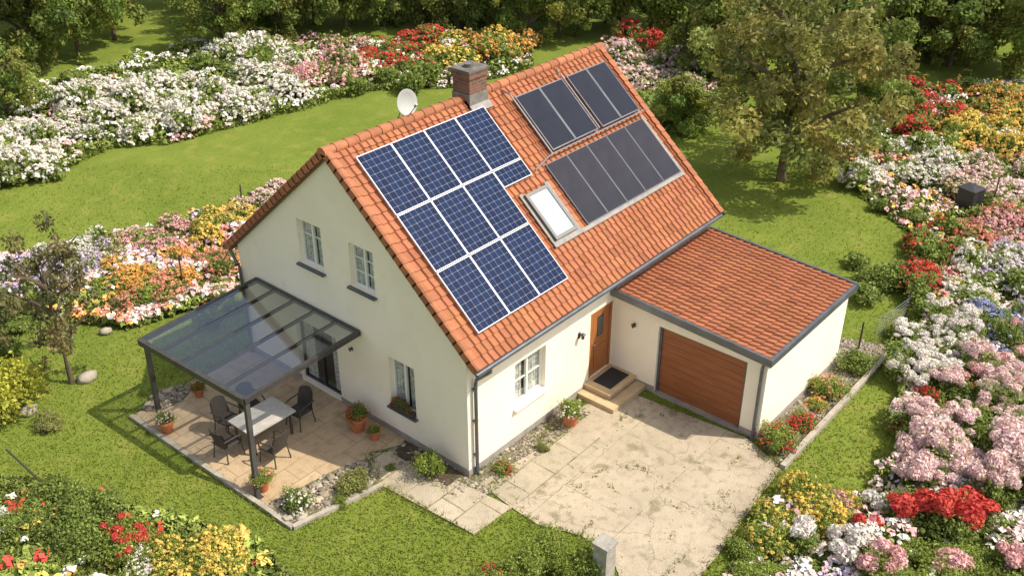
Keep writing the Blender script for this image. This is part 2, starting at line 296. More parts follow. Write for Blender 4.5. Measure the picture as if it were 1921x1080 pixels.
def kerb(a,c,n,wd=.1,h=.1):
    b=MB(); a=Vector(a); c=Vector(c)
    for i in range(n):
        p=a.lerp(c,(i+.005)/n); q=a.lerp(c,(i+.995)/n); z=h/2+rnd.uniform(-.008,.008); b.bar((p.x,p.y,z),(q.x,q.y,z),wd,h)
    stru(b.build('kerb_edging',MT['kerb']))
kerb(kA,kB,12,.14,.14); kerb(G(247,783),G(550,992),10,.12,.1); kerb(G(550,992),G(717,912),4,.12,.1)
def ico():
    import bmesh; bm=bmesh.new(); bmesh.ops.create_icosphere(bm,subdivisions=1,radius=1); v=np.array([x.co[:] for x in bm.verts]); f=np.array([[q.index for q in x.verts] for x in bm.faces]); bm.free(); return v,f
IV,IF=ico()
def stones(name,poly,n,s0,s1,z):
    P=np.array(poly)[:,:2]; lo,hi=P.min(0),P.max(0); pts=R_.rand(n*4,2)*(hi-lo)+lo; pts=pts[inpoly(pts,poly)][:n]; n=len(pts)
    tri=[]; tint=[]
    for p in pts:
        s=s0+(s1-s0)*R_.rand()**3; v=IV*(1+.22*R_.randn(len(IV),1))*np.array([s,s*R_.uniform(.6,1),s*.6]); a=R_.rand()*6.28; c,q=math.cos(a),math.sin(a)
        v=v@np.array([[c,q,0],[-q,c,0],[0,0,1]])+np.array([p[0],p[1],z+s*.2]); tri.append(v[IF]); t=R_.uniform(.5,1.25); tint+= [(t,t*R_.uniform(.93,1),t*R_.uniform(.85,1))]*len(IF)
    me=npmesh(name,np.concatenate(tri),3,np.array(tint),MT['stone']); o=link(name,me); stru(o,'stuff'); return o
tag(stones('gravel',bedF,380,.02,.07,.03),'pale pebbles along the foot of the house walls','gravel')
tag(stones('gravel',bedR,420,.02,.08,.03),'pale pebbles between the garage wall and kerb','gravel')
tag(stones('gravel',rock,220,.03,.13,.07),'stones of the small rockery at the patio corner','gravel')
tag(stones('gravel',leftstone,90,.03,.11,.07),'pale stones at the back left edge of the patio','gravel')
tag(stones('gravel',drive,500,.006,.028,.03),'loose grit scattered over the concrete driveway','gravel')
n=110000; uu=R_.rand(n)*2000-40; vv=1110-R_.rand(n)**1.3*800
D=Fw[None]+Rt[None]*((uu-960)/FPX)[:,None]+Up[None]*((540-vv)/FPX)[:,None]; P=CAM[None]+D*(-CAM[2]/D[:,2])[:,None]
P=P[:,:2]+R_.randn(n,2)*.05; ok=np.ones(n,bool)
for q in paved: ok&=~inpoly(P,q)
ok&=~((P[:,0]>0)&(P[:,0]<10.4)&(P[:,1]>-GY)&(P[:,1]<W)&~((P[:,0]<GX)&(P[:,1]<0)))
P=P[ok]; n=len(P); a=R_.rand(n)*6.28; L_=R_.uniform(.03,.08,n); wd=.012+.012*R_.rand(n)
base=np.c_[P,np.zeros(n)]; side=np.c_[np.cos(a),np.sin(a),np.zeros(n)]*wd[:,None]; lean=np.c_[R_.randn(n,2)*.04,L_]
me=npmesh('grass_tufts',np.stack([base-side,base+side,base+lean],1),3,R_.uniform(.7,1.4,n),MT['blade']); o=link('grass_tufts',me); stru(o,'stuff'); tag(o,'short grass blades of the lawn around the house','grass')
E=[]
for poly_ in (pat,drive,path,bedR,bedF):
    for i in range(len(poly_)):
        p=np.array(poly_[i]); q=np.array(poly_[(i+1)%len(poly_)]); m_=int(np.linalg.norm(q-p)*110); t_=R_.rand(m_)[:,None]; E.append(p+(q-p)*t_+R_.randn(m_,2)*.06)
dq=np.array(drive); dl,dh=dq.min(0),dq.max(0)
for i in range(60):
    c=R_.rand(1,2)*(dh-dl)+dl
    if inpoly(c,drive)[0]: E.append(c+R_.randn(18,2)*np.array([.12,.03] if i%2 else [.03,.12]))
P=np.concatenate(E); ok=~((P[:,0]>-.1)&(P[:,0]<10.4)&(P[:,1]>-GY)&(P[:,1]<W)&~((P[:,0]<GX-.15)&(P[:,1]<0)))
P=P[ok]; P=P[np.sin(P[:,0]*3.1)+np.sin(P[:,1]*2.3+1)+R_.randn(len(P))*.7>-.1]; n=len(P); a=R_.rand(n)*6.28; L_=R_.uniform(.04,.13,n); base=np.c_[P,np.full(n,.02)]; side=np.c_[np.cos(a),np.sin(a),np.zeros(n)]*.014; lean=np.c_[R_.randn(n,2)*.06,L_]
o=link('edge_grass',npmesh('edge_grass',np.stack([base-side,base+side,base+lean],1),3,R_.uniform(.6,1.3,n),MT['blade'])); stru(o,'stuff'); tag(o,'ragged longer grass growing over the paving edges','grass')
# ---------------- house ----------------
house=thing('house','cream rendered house with steep orange tiled roof and brick chimney','house')
def wallpoly(b,outer,holes,fn,depth=.22):
    polys=[[Vector((a,z,0)) for a,z in outer]]
    for h in holes: polys.append([Vector((h[0],h[2],0)),Vector((h[1],h[2],0)),Vector((h[1],h[3],0)),Vector((h[0],h[3],0))])
    flat=[p for q in polys for p in q]; tri=geometry.tessellate_polygon(polys)
    b.add([fn(p.x,p.y,0) for p in flat],[tuple(t) for t in tri])
    for h in holes:
        c=[(h[0],h[2]),(h[1],h[2]),(h[1],h[3]),(h[0],h[3])]
        for i in range(4):
            p,q=c[i],c[(i+1)%4]; b.add([fn(*p,0),fn(*q,0),fn(*q,-depth),fn(*p,-depth)],[(0,1,2,3)])
fg=lambda a,z,c:(-c,a,z); ff=lambda a,z,c:(a,-c,z); fgar=lambda a,z,c:(GX-c,a,z)
TR=.16
ztop=lambda y: ZE+SL*(min(y,W-y)+OV)-TR
b=MB(); wallpoly(b,[(0,0),(W,0),(W,ztop(W)),(RID,ztop(RID)),(0,ztop(0))],[W1,W2,W3,PD],fg)
wallpoly(b,[(0,0),(LW,0),(LW,ztop(0)),(0,ztop(0))],[W4,D1],ff)
b.add([(LW,0,0),(LW,W,0),(LW,W,ztop(W)),(LW,RID,ztop(RID)),(LW,0,ztop(0))],[(0,1,2,3,4)]); b.add([(0,W,0),(LW,W,0),(LW,W,ztop(W)),(0,W,ztop(W))],[(0,1,2,3)])
b.build('wall',MT['plaster'],house)
for q in ((-.02,0,-.02,PD[0],0,.22),(-.02,0,PD[1],W,0,.22),(0.003,D1[0],-.02,0,0,.22)): b=MB(); b.box(*q); b.build('plinth',MT['plinth'],house)
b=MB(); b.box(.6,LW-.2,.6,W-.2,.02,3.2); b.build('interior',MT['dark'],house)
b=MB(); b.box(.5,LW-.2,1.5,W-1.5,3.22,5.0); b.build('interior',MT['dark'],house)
def bars(b,fn,a0,a1,z0,z1,c0,c1):
    p=fn(a0,z0,c0); q=fn(a1,z1,c1); b.box(min(p[0],q[0]),max(p[0],q[0]),min(p[1],q[1]),max(p[1],q[1]),min(p[2],q[2]),max(p[2],q[2]))
def window(r,fn,label=None,mull=1,munt=(.66,),parent=house,sill=True,name='window',m='white',fw=.055,curt=True,part=.06):
    a0,a1,z0,z1=r; b=MB(); c0,c1=-.19,-.12; e=.003
    bars(b,fn,a0+e,a0+fw,z0+e,z1-e,c0,c1); bars(b,fn,a1-fw,a1-e,z0+e,z1-e,c0,c1); bars(b,fn,a0+fw,a1-fw,z0+e,z0+fw,c0,c1); bars(b,fn,a0+fw,a1-fw,z1-fw,z1-e,c0,c1)
    for k in range(mull):
        m_=a0+(a1-a0)*(k+1)/(mull+1); bars(b,fn,m_-.025,m_+.025,z0+fw,z1-fw,c0,c1+.008)
    for t in munt:
        z=z0+(z1-z0)*t; bars(b,fn,a0+fw,a1-fw,z-.011,z+.011,c0+.015,c1-.015)
    o=b.build(name,MT[m],parent)
    if label: o['label']=label
    b=MB(); bars(b,fn,a0+fw,a1-fw,z0+fw,z1-fw,-.165,-.160); b.build('pane',MT['glass'],o)
    if curt:
        for sgn in (0,1):
            b=MB(); n=24; V=[]; lo=a0 if sgn==0 else (a0+a1)/2+(a1-a0)*part; hi=(a0+a1)/2-(a1-a0)*part if sgn==0 else a1
            for i in range(n+1):
                a=lo+(hi-lo)*i/n; c=-.215+.012*math.sin(i*1.3+sgn)+.006*math.sin(i*2.9); V+= [fn(a,z0+.02,c),fn(a,z1-.02,c)]
            b.add(V,[(2*i,2*i+1,2*i+3,2*i+2) for i in range(n)]); b.build('curtain',MT['curtain'],o)
    if sill:
        b=MB(); bars(b,fn,a0-.06,a1+.06,z0-.05,z0-.002,-.12,.11); b.build('sill',MT['grey_metal'] if fn is fg else MT['white'],o)
    return o
window(W1,fg,'left upper gable window with curtains',part=.05); window(W2,fg,'right upper gable window with crossbars',1,(.35,.66),part=.06); window(W3,fg,'lower gable window with plants on its sill',1,(),part=.08)
window(W4,ff,'white window beside the front door',1,(.5,),part=.09)
window(PD,fg,'glazed patio door under the canopy',1,(),sill=False,name='patio_door',m='dark_metal',curt=True,part=.22)
a0,a1,z0,z1=D1; b=MB(); o_=-.07
b.box(a0+.003,a0+.09,.08+o_,.16+o_,z0,z1-.003); b.box(a1-.09,a1-.003,.08+o_,.16+o_,z0,z1-.003); b.box(a0+.09,a1-.09,.08+o_,.16+o_,z1-.09,z1-.003)
b.box(a0+.09,a1-.09,.11+o_,.16+o_,z0,z1-.09); b.box(a0+.09+(a1-a0-.16)*.2,a0+.08+(a1-a0-.16)*.8,.095+o_,.11+o_,z0+(z1-z0)*.08,z0+(z1-z0)*.42)
d=b.build('front_door',MT['wood_door'],house); d['label']='orange brown wooden front door with narrow glass'
am=(a0+a1)/2; b=MB(); b.box(am-.11,am+.11,.1+o_,.1015+o_,z0+1.2,z1-.28); b.build('door_glass',MT['glass'],d)
b=MB(); b.box(am-.13,am+.13,.103+o_,.1085+o_,z0+1.17,z1-.25); b.build('glass_surround',MT['dark'],d)
b=MB(); b.tube([(a0+.16,.11+o_,z0+1.0),(a0+.16,.05+o_,z0+1.0),(a0+.28,.05+o_,z0+1.0)],.014); b.build('door_handle',MT['chrome'],d)
b=MB(); b.box(a0,a1,0.002,.2,z0-.06,z0-.001); b.build('door_sill',MT['step'],d)
def slope_map(front=True):
    def f(x,s,h):
        y=-OV+s*cs-h*sn; z=ZE+s*sn+h*cs
        return (x,y,z) if front else (x,W-y,z)
    return f
def tilemesh(name,fm,x0,x1,s0,s1,nc,nr,parent,flip=False,mt='tile',lift=.045):
    prof_t=np.array([0,.06,.14,.22,.30,.45,.75,1.0]); prof_h=np.array([.0,.028,.042,.028,.0,-.008,-.008,.0])
    V=[];T=[]; tw=(x1-x0)/nc; tl=(s1-s0)/nr
    for r in range(nr):
        for c in range(nc):
            t=.89+.22*R_.rand() if R_.rand()>.05 else .72+.1*R_.rand(); tt=(t,t*R_.uniform(.95,1.07),t*R_.uniform(.92,1.1)); jx=R_.randn()*.003; jh=R_.randn()*.0015
            xs=x0+c*tw+prof_t*tw*.99+jx; sl_=s0+r*tl-.03+R_.randn()*.004; su=s0+(r+1)*tl
            lo=[fm(x,sl_,lift+h+jh) for x,h in zip(xs,prof_h)]; hi=[fm(x,su,.008+h) for x,h in zip(xs,prof_h)]; bt=[fm(x,sl_,.0) for x in xs]
            for i in range(7):
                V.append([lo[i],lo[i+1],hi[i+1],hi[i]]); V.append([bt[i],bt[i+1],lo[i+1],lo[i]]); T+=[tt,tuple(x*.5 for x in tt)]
    V=np.array(V,dtype=float)
    if flip: V=V[:,::-1]
    return link(name,npmesh(name,V,4,np.array(T),MT[mt]),parent)
NR=23; NC=50
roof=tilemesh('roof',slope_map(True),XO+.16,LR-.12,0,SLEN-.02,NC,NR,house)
bk=tilemesh('back_roof_slope',slope_map(False),XO+.16,LR-.12,0,SLEN-.02,NC,NR,roof,True)
for fr in (True,False):
    b=MB(); f=slope_map(fr); vs=[f(XO+.03,0.03,-.012),f(LR-.03,.03,-.012),f(LR-.03,SLEN,-.012),f(XO+.03,SLEN,-.012),f(XO+.03,0.03,-TR+.002),f(LR-.03,.03,-TR+.002),f(LR-.03,SLEN,-TR+.002),f(XO+.03,SLEN,-TR+.002)]
    b.add(vs,[(0,1,2,3),(4,7,6,5),(0,4,5,1),(1,5,6,2),(2,6,7,3),(3,7,4,0)]); b.build('roof_board',MT['wood_roof'],roof)
for fr in (True,False):
    f=slope_map(fr)
    for xe,sg in ((XO,1),(LR,-1)):
        b=MB()
        for r in range(NR):
            s0=r*SLEN/NR-.03; s1=(r+1)*SLEN/NR+.01; b.tint=rnd.uniform(.8,1.12); xi=xe+sg*.19
            pl=lambda s,l:[f(xe,s,-.13+l),f(xe,s,.06+l),f(xe+sg*.05,s,.085+l),f(xi,s,.06+l),f(xi,s,-.01)]
            A=pl(s0,.03); B=pl(s1,0); b.add(A+B,[(i,i+1,i+6,i+5) for i in range(4)]+[(0,1,2,3,4)])
        b.build('verge_tile',MT['ridge'],roof)
b=MB(); n=30; zr=ZR
for i in range(n):
    x0=XO-.03+(LR-XO+.06)*i/n; x1=XO-.03+(LR-XO+.06)*(i+1)/n+.04; b.tint=rnd.uniform(.8,1.12); vs=[]
    for x,rr in ((x0,.135),(x1,.115)):
        for j in range(9): a=math.pi*(-.08+1.16*j/8); vs.append((x,RID+rr*math.cos(a)*1.1,zr-.03+rr*math.sin(a)))
    b.add(vs,[(j,j+1,j+10,j+9) for j in range(8)]+[tuple(range(9)),tuple(range(9,18))])
b.build('ridge_tile',MT['ridge'],roof)
def gutter(name,p,q,r,parent,mt='grey_metal'):
    b=MB(); p=Vector(p); q=Vector(q); d=(q-p).normalized(); s=d.cross(Vector((0,0,1))); vs=[]
    for P in (p,q):
        for rr in (r,r-.012):
            for j in range(9): a=math.pi*j/8; vs.append(P+s*math.cos(a)*rr-Vector((0,0,1))*math.sin(a)*rr)
    fs=[(j,j+1,18+j+1,18+j) for j in range(8)]+[(9+j,9+j+1,27+j+1,27+j) for j in range(8)]+[(0,9,27,18),(8,17,35,26)]+[tuple(range(9)),tuple(range(18,27))]
    b.add(vs,fs); return b.build(name,MT[mt],parent)
gz=ZE-.04
gutter('gutter',(XO-.02,-OV-.07,gz),(LR+.02,-OV-.07,gz),.075,house); gutter('gutter',(XO,W+OV+.07,gz),(LR,W+OV+.07,gz),.075,house)
b=MB(); b.tube([(.30,-OV-.07,gz-.06),(.30,-OV-.07,gz-.16),(.22,-.10,gz-.5),(.2,-.085,gz-.62),(.2,-.085,.12),(.2,-.16,.05)],.045,10); 
for z in (.6,1.6,2.5): b.box(.14,.26,-.10,0,z,z+.03)
b.build('downpipe',MT['grey_metal'],house)
b=MB(); b.tube([(-.07,W+.3,gz-.06),(-.07,W+.05,gz-.4),(-.07,W-.04,gz-.5),(-.07,W-.04,.05)],.045,10); b.build('downpipe',MT['grey_metal'],house)
cx=float(hit(882,185,(0,1,0),RID)[0]); zc=float(hit(878,122,(0,1,0),RID-.3)[2])-.25
b=MB(); b.box(cx-.33,cx+.33,RID-.29,RID+.29,6.6,zc); b.box(cx-.36,cx+.36,RID-.32,RID+.32,zc-.16,zc-.003); b.build('chimney',MT['brick'],roof)
b=MB(); b.box(cx-.38,cx+.38,RID-.34,RID+.34,zc,zc+.06); b.build('chimney_cap',MT['capstone'],roof)
b=MB(); b.tube([(cx-.02,RID,zc+.06),(cx-.02,RID,zc+.15)],.13,12); b.build('flue_pot',MT['capstone'],roof)
fs_=slope_map(True)
def sbox(b,x0,x1,s0,s1,h0,h1,f=fs_,uvt=None):
    vs=[f(x0,s0,h0),f(x1,s0,h0),f(x1,s1,h0),f(x0,s1,h0),f(x0,s0,h1),f(x1,s0,h1),f(x1,s1,h1),f(x0,s1,h1)]
    u=None
    if uvt: u=[[(0,0)]*4 for _ in range(6)]; u[1]=[(0,0),(uvt[0],0),(uvt[0],uvt[1]),(0,uvt[1])]
    b.add(vs,[(0,3,2,1),(4,5,6,7),(0,1,5,4),(1,2,6,5),(2,3,7,6),(3,0,4,7)],u)
b=MB(); sbox(b,cx-.35,cx+.38,SLEN-.54,SLEN-.1,.02,.10); b.build('flashing',MT['lead'],roof)
b=MB(); b.box(cx-.35,cx+.35,RID-.31,RID+.31,ZR-.3,ZR+.14); b.build('flashing',MT['lead'],roof)
HP=.14
def RP(u,v,h=HP):
    p=hit(u,v,(0,-sn,cs),ZE*cs+OV*sn+h); return float(p[0]),float((p[1]+OV+h*sn)/cs)
l1=RP(663,298); l2=RP(745,402); l3=RP(820,510); l4=RP(898,625); r1=RP(912,196); r2=RP(921,325); r3=RP(992,418); r4=RP(1068,520)
x0=(l1[0]+l2[0]+l3[0]+l4[0])/4; pw=((r2[0]-l2[0])/3+(r3[0]-l3[0])/3+(r4[0]-l4[0])/3+(r1[0]-l1[0])/4)/4
sA=(l1[1]+r1[1])/2; sB=(l2[1]+r2[1])/2; sC=(l3[1]+r3[1])/2; sD=(l4[1]+r4[1])/2
def panel(name,x0,x1,s0,s1,label,cat,group,cells,cm='pv',fm='panelframe',fr=.019,h0=.09,h1=.14):
    base=Vector(fs_((x0+x1)/2,s0,0)); t=thing(name,label,cat,base,0,group)
    inv=Matrix.Translation(-base); b=MB(); b.m=inv; sbox(b,x0+.003,x1-.003,s0+.003,s1-.003,h1-.012,h1-.004,uvt=cells); b.build('cells' if cm=='pv' else 'absorber',MT[cm],t)
    b=MB(); b.m=inv; sbox(b,x0,x0+fr,s0,s1,h0,h1); sbox(b,x1-fr,x1,s0,s1,h0,h1); sbox(b,x0+fr,x1-fr,s0,s0+fr,h0,h1); sbox(b,x0+fr,x1-fr,s1-fr,s1,h0,h1); b.build('frame',MT[fm],t)
    for q in (.25,.75): b=MB(); b.m=inv; sbox(b,x0+.02,x1-.02,s0+(s1-s0)*q-.02,s0+(s1-s0)*q+.02,.03,h0); b.build('mounting_rail',MT['chrome'],t)
    return t
gp='blue solar panels on the front roof slope'; gap=.014
rows=[('upper',sB+.012,sA,4),('middle',sC+.012,sB-.012,3),('lower',sD,sC-.012,3)]
pos=['leftmost','second from left','third from left','rightmost']
for nm,s0,s1,k in rows:
    for i in range(k):
        pn=pos[i] if i<k-1 else 'rightmost'
        panel('solar_panel',x0+i*pw+gap/2,x0+(i+1)*pw-gap/2,s0,s1,'blue gridded solar panel, %s in the %s row on the roof'%(pn,nm),'solar panel',gp,(6,9))
panel('solar_panel',x0+3*pw+gap/2,x0+4*pw-gap/2,sB-.012-.5,sB-.012,'short solar panel below the right end of the upper row','solar panel',gp,(6,3))
a=[RP(963,185),RP(1050,150),RP(1122,243),RP(1037,285),RP(1058,147),RP(1130,117),RP(1200,207),RP(1130,238)]
su=(a[0][1]+a[1][1]+a[4][1]+a[5][1])/4; sd=(a[2][1]+a[3][1]+a[6][1]+a[7][1])/4
p0=(a[0][0]+a[3][0])/2; p1=(a[1][0]+a[2][0])/2; p2=(a[4][0]+a[7][0])/2; p3=(a[5][0]+a[6][0])/2; p2=max(p2,p1+.06)
c4=[RP(1022,310),RP(1200,222),RP(1285,318),RP(1108,417)]; q0=(c4[0][0]+c4[3][0])/2; q1=(c4[1][0]+c4[2][0])/2; tu=(c4[0][1]+c4[1][1])/2; td=(c4[2][1]+c4[3][1])/2
tu=min(tu,sd-.12); gc='dark solar heat collectors on the roof'
for i,(x_0,x_1) in enumerate(((p0,(p0+p1)/2),((p0+p1)/2,p1),(p2,(p2+p3)/2),((p2+p3)/2,p3))):
    panel('heat_collector',x_0+.006,x_1-.006,sd,su,'black heat collector, %s of four near the ridge'%['leftmost','second from left','third from left','rightmost'][i],'solar collector',gc,(1,1),'collector','grey_metal',.03,.12,.2)
for i in range(5):
    wq=(q1-q0)/5; panel('heat_collector',q0+i*wq+.006,q0+(i+1)*wq-.006,td,tu,'dark purple heat collector, %s of five in the lower row'%['leftmost','second from left','middle','second from right','rightmost'][i],'solar collector',gc,(1,1),'collector2','grey_metal',.016,.04,.1)
stub=lambda x,s,h=.22: fs_(x,s,h)
for pts in ([stub(p0-.12,sd-.1),stub(p0-.12,su+.1),stub(p0-.12,su+.35,.1)],[stub(p0-.2,sd-.08),stub(p3+.1,sd-.08)],[stub(p1+.03,sd),stub(p1+.03,su+.1)],[stub(p0-.9,sd-.25,.12),stub(p0-.2,sd-.08,.2)],[stub(p1,su+.05,.15),stub(p1-.05,su+.3,.3)]):
    b=MB(); b.tube(pts,.022,6); b.build('collector_pipe',MT['chrome'],roof)
k=[RP(982,365),RP(1028,347),RP(1085,430),RP(1043,449)]; kx0=(k[0][0]+k[3][0])/2; kx1=(k[1][0]+k[2][0])/2; ks1=(k[0][1]+k[1][1])/2; ks0=(k[2][1]+k[3][1])/2
b=MB(); fr=.085
for args in ((kx0,kx0+fr,ks0,ks1),(kx1-fr,kx1,ks0,ks1),(kx0+fr,kx1-fr,ks0,ks0+fr),(kx0+fr,kx1-fr,ks1-fr,ks1)): sbox(b,*args,.0,.17)
o=b.build('skylight',MT['skyframe'],house); o['label']='roof window with white blind'
b=MB(); sbox(b,kx0+fr,kx1-fr,ks0+fr,ks1-fr,.158,.163); b.build('pane',MT['glass'],o)
b=MB(); sbox(b,kx0+fr,kx1-fr,ks0+fr,ks1-fr,.09,.145); b.build('blind',MT['blind'],o)
for args in ((kx0-.1,kx1+.14,ks0-.15,ks0-.002,.055,.095),(kx1+.005,kx1+.14,ks0,ks1+.08,.055,.09),(kx0-.1,kx0-.005,ks0,ks1+.08,.055,.09),(kx1+.142,q1+.1,td-.12,td-.01,.05,.092),(q1+.01,q1+.1,td-.008,tu+.05,.05,.09)):
    b=MB(); sbox(b,*args); b.build('flashing',MT['lead'],roof)
dp=hit(770,214,(0,1,0),RID); dx=float(dp[0]); dz=float(hit(775,184,(0,1,0),RID+.25)[2])
t=thing('satellite_dish','grey satellite dish on a mast behind the ridge left of the chimney','satellite dish',(dx,RID+.25,ZR-.25))
b=MB(); b.tube([(0,0,-.02),(0,0,dz-ZR+.2)],.025,8); b.build('mast',MT['chrome'],t); b=MB(); b.tube([(-.25,0,.15),(0,0,.5)],.015,6); b.build('brace',MT['chrome'],t)
q=Vector((-.02,-.95,.22)).to_track_quat('Z','Y'); dm=Matrix.Translation((0,-.08,dz-ZR+.25))@q.to_matrix().to_4x4()
b=MB(); b.m=dm; prof=[(0.001,0),(.1,.006),(.2,.025),(.3,.055),(.40,.1),(.41,.1),(.40,.09),(.3,.045),(.1,-.006),(0.001,-.012)]; b.lathe([(r*.8,z*.8) for r,z in prof],24); b.build('reflector',MT['dish'],t,True)
b=MB(); b.m=dm; b.tube([(0,-.31,.05),(0,-.1,.36)],.012,6); b.tube([(0,-.1,.33),(0,-.04,.41)],.032,8); b.build('receiver_arm',MT['chrome'],t)
# ---------------- garage ----------------
gar=thing('garage','cream attached garage with flat pitched orange tile roof and brown wooden door','garage',(0,0,0))
ZG=2.50; ZJ=2.72
b=MB(); zt=lambda y: ZJ-.1+(ZG-ZJ)*(-y)/RY
wallpoly(b,[(-GY,0),(-.003,0),(-.003,zt(0)),(-GY,zt(-GY))],[GD],fgar,.3)
b.add([(GX,-GY,0),(10.3,-GY,0),(10.3,-GY,zt(-GY)),(GX,-GY,zt(-GY))],[(0,1,2,3)]); b.add([(10.3,-GY,0),(10.3,0,0),(10.3,0,zt(0)),(10.3,-GY,zt(-GY))],[(0,1,2,3)]); b.build('wall',MT['plaster'],gar)
rx1=GX-.16; rl=math.hypot(RY,ZJ-ZG); c_=RY/rl; s_=(ZJ-ZG)/rl
fgr=lambda x,s,h:(x,-RY+s*c_-h*s_,ZG+s*s_+h*c_)
gr=tilemesh('roof',fgr,rx1+.06,RX2-.06,.05,rl-.02,23,19,gar)
b=MB(); b.add([fgr(rx1+.01,.01,-.004),fgr(RX2-.01,.01,-.004),fgr(RX2-.01,rl,-.004),fgr(rx1+.01,rl,-.004),fgr(rx1+.01,.01,-.1),fgr(RX2-.01,.01,-.1),fgr(RX2-.01,rl,-.1),fgr(rx1+.01,rl,-.1)],[(0,1,2,3),(4,7,6,5),(0,4,5,1),(1,5,6,2),(2,6,7,3),(3,7,4,0)]); b.build('roof_board',MT['wood_roof'],gr)
for q in ((rx1-.03,rx1+.05,-.06,rl,-.14,.07),(RX2-.05,RX2+.03,-.06,rl,-.14,.07),(rx1+.051,RX2-.051,-.058,.05,-.14,.05)): b=MB(); sbox(b,*q,fgr); b.build('fascia',MT['grey_metal'],gr)
b=MB(); sbox(b,rx1+.051,RX2-.051,rl-.12,rl-.002,.03,.09,fgr); b.build('flashing',MT['lead'],gr)
b=MB(); b.tube([(GX-.06,-GY-.04,zt(-GY)+.0),(GX-.06,-GY+.1,zt(-GY)-.12),(GX-.06,-GY+.12,zt(-GY)-.25),(GX-.06,-GY+.12,.1),(GX-.15,-GY+.1,.04)],.04,10); b.build('downpipe',MT['grey_metal'],gar)
y0,y1,z0,z1=GD; b=MB(); n=9
for i in range(n): b.box(GX+.12,GX+.16,y0+.07,y1-.07,z0+.02+(z1-z0-.09)*i/n+.004,z0+.02+(z1-z0-.09)*(i+1)/n-.004)
b.box(GX+.145,GX+.18,y0+.06,y1-.06,z0,z1-.06)
d=b.build('garage_door',MT['garage_wood'],gar)
b=MB(); b.box(GX+.08,GX+.17,y0+.003,y0+.07,z0,z1-.07); b.box(GX+.08,GX+.17,y1-.07,y1-.003,z0,z1-.07); b.box(GX+.08,GX+.17,y0+.003,y1-.003,z1-.07,z1-.003); b.build('door_frame',MT['grey_metal'],d)
b=MB(); b.box(GX-.05,GX+.2,y0,y1,.0,.045); b.build('threshold',MT['plinth'],d)
for q in ((GX-.02,GX,-GY,y0,0,.2),(GX-.02,GX,y1,-.85,0,.2),(GX-.02,10.3,-GY-.02,-GY,0,.2)): b=MB(); b.box(*q); b.build('plinth',MT['plinth'],gar)
t=thing('entrance_steps','sandstone steps up to the wooden front door','steps',(0,0,0))
xs=D1[0]-.2
b=MB(); b.box(xs,GX-.005,-.85,-.003,.0,.27); b.box(xs-.02,GX-.005,-.88,-.003,.27,.31); b.build('step',MT['step'],t)
b=MB(); b.poly([(xs-.3,-.02),(xs-.3,-1.2),(GX-.005,-1.2),(GX-.005,-.886),(xs-.026,-.886),(xs-.026,-.02)],0,.155); b.build('step',MT['step'],t)
b=MB(); b.box(D1[0]+.02,D1[1]-.1,-.72,-.15,.312,.33)
for i in range(11): b.box(D1[0]+.04+i*.07,D1[0]+.07+i*.07,-.70,-.17,.33,.336)
tag(b.build('doormat',MT['rubber']),'black ribbed doormat on the top entrance step','doormat')
def lamp(pos,nrm,label,k=.85):
    t=thing('wall_lamp',label,'lamp',pos,0,'wall lamps',k); n=Vector(nrm); b=MB(); b.bar(Vector((0,0,-.06))+n*.001,n*.03+Vector((0,0,-.06)),.1,.2); b.tube([n*.02-Vector((0,0,.03)),n*.14+Vector((0,0,.05))],.012,6); b.build('bracket',MT['dark_metal'],t)
    b=MB(); c=n*.15; b.lathe([(.001,.1),(.03,.09),(.085,.04),(.09,.03),(.05,.028),(.05,-.1),(.03,-.12),(.001,-.12)],12,(c.x,c.y,-.02)); b.build('lamp_shade',MT['dark_metal'],t)
p=hit(1092,628,(0,1,0),-.1); lamp((float(p[0]),0,float(p[2])),(0,-1,0),'dark wall lamp beside the front door')
p=hit(1187,610,(1,0,0),GX-.1); lamp((GX,float(p[1]),float(p[2])),(-1,0,0),'dark wall lamp between front door and garage door',.6)
p=hit(655,655,(1,0,0),-.1); lamp((0,float(p[1]),float(p[2])),(-1,0,0),'small wall lamp on the gable right of the canopy',.5)
# ---------------- canopy ----------------
can=thing('patio_canopy','dark metal patio canopy with glass roof on two posts','canopy')
zo=2.33
A=Vector(G(262,640,zo)); B=Vector(G(458,752,zo)); wl=hit(483,522,(1,0,0),-.02); wr=hit(675,625,(1,0,0),-.02)
Cw=Vector((-.03,float(wr[1]),(wl[2]+wr[2])/2)); Dw=Vector((-.03,float(wl[1]),(wl[2]+wr[2])/2))
pa=Vector(G(297,767,.05)); pb=Vector(G(484,932,.05))
def lp(u,v): return A.lerp(B,u).lerp(Dw.lerp(Cw,u),v)
b=MB(); b.bar(A,B,.12,.16); b.build('beam',MT['dark_metal'],can)
b=MB(); b.bar(Dw+Vector((-.03,0,0)),Cw+Vector((-.03,0,0)),.08,.13); b.build('beam',MT['dark_metal'],can)
for i in range(6):
    b=MB(); u=i/5; wdt=.1 if i in(0,5) else .05; b.bar(lp(u,0)+Vector((0,0,.0)),lp(u,1),wdt,.13 if i in (0,5) else .09); b.build('rafter',MT['dark_metal'],can)
for i in range(5):
    b=MB(); q=[lp((i+.03)/5,.01),lp((i+.97)/5,.01),lp((i+.97)/5,.99),lp((i+.03)/5,.99)]; q=[x+Vector((0,0,.05)) for x in q]; b.add(q,[(0,1,2,3)]); b.build('glass_panel',MT['roofglass'],can)
for base,u in ((pa,.02),(pb,.98)):
    b=MB(); top=lp(u,.03); b.bar(base,(top.x,top.y,top.z-.06),.11,.11,(1,0,0)); b.box(base.x-.1,base.x+.1,base.y-.1,base.y+.1,.05,.065); b.build('post',MT['dark_metal'],can)
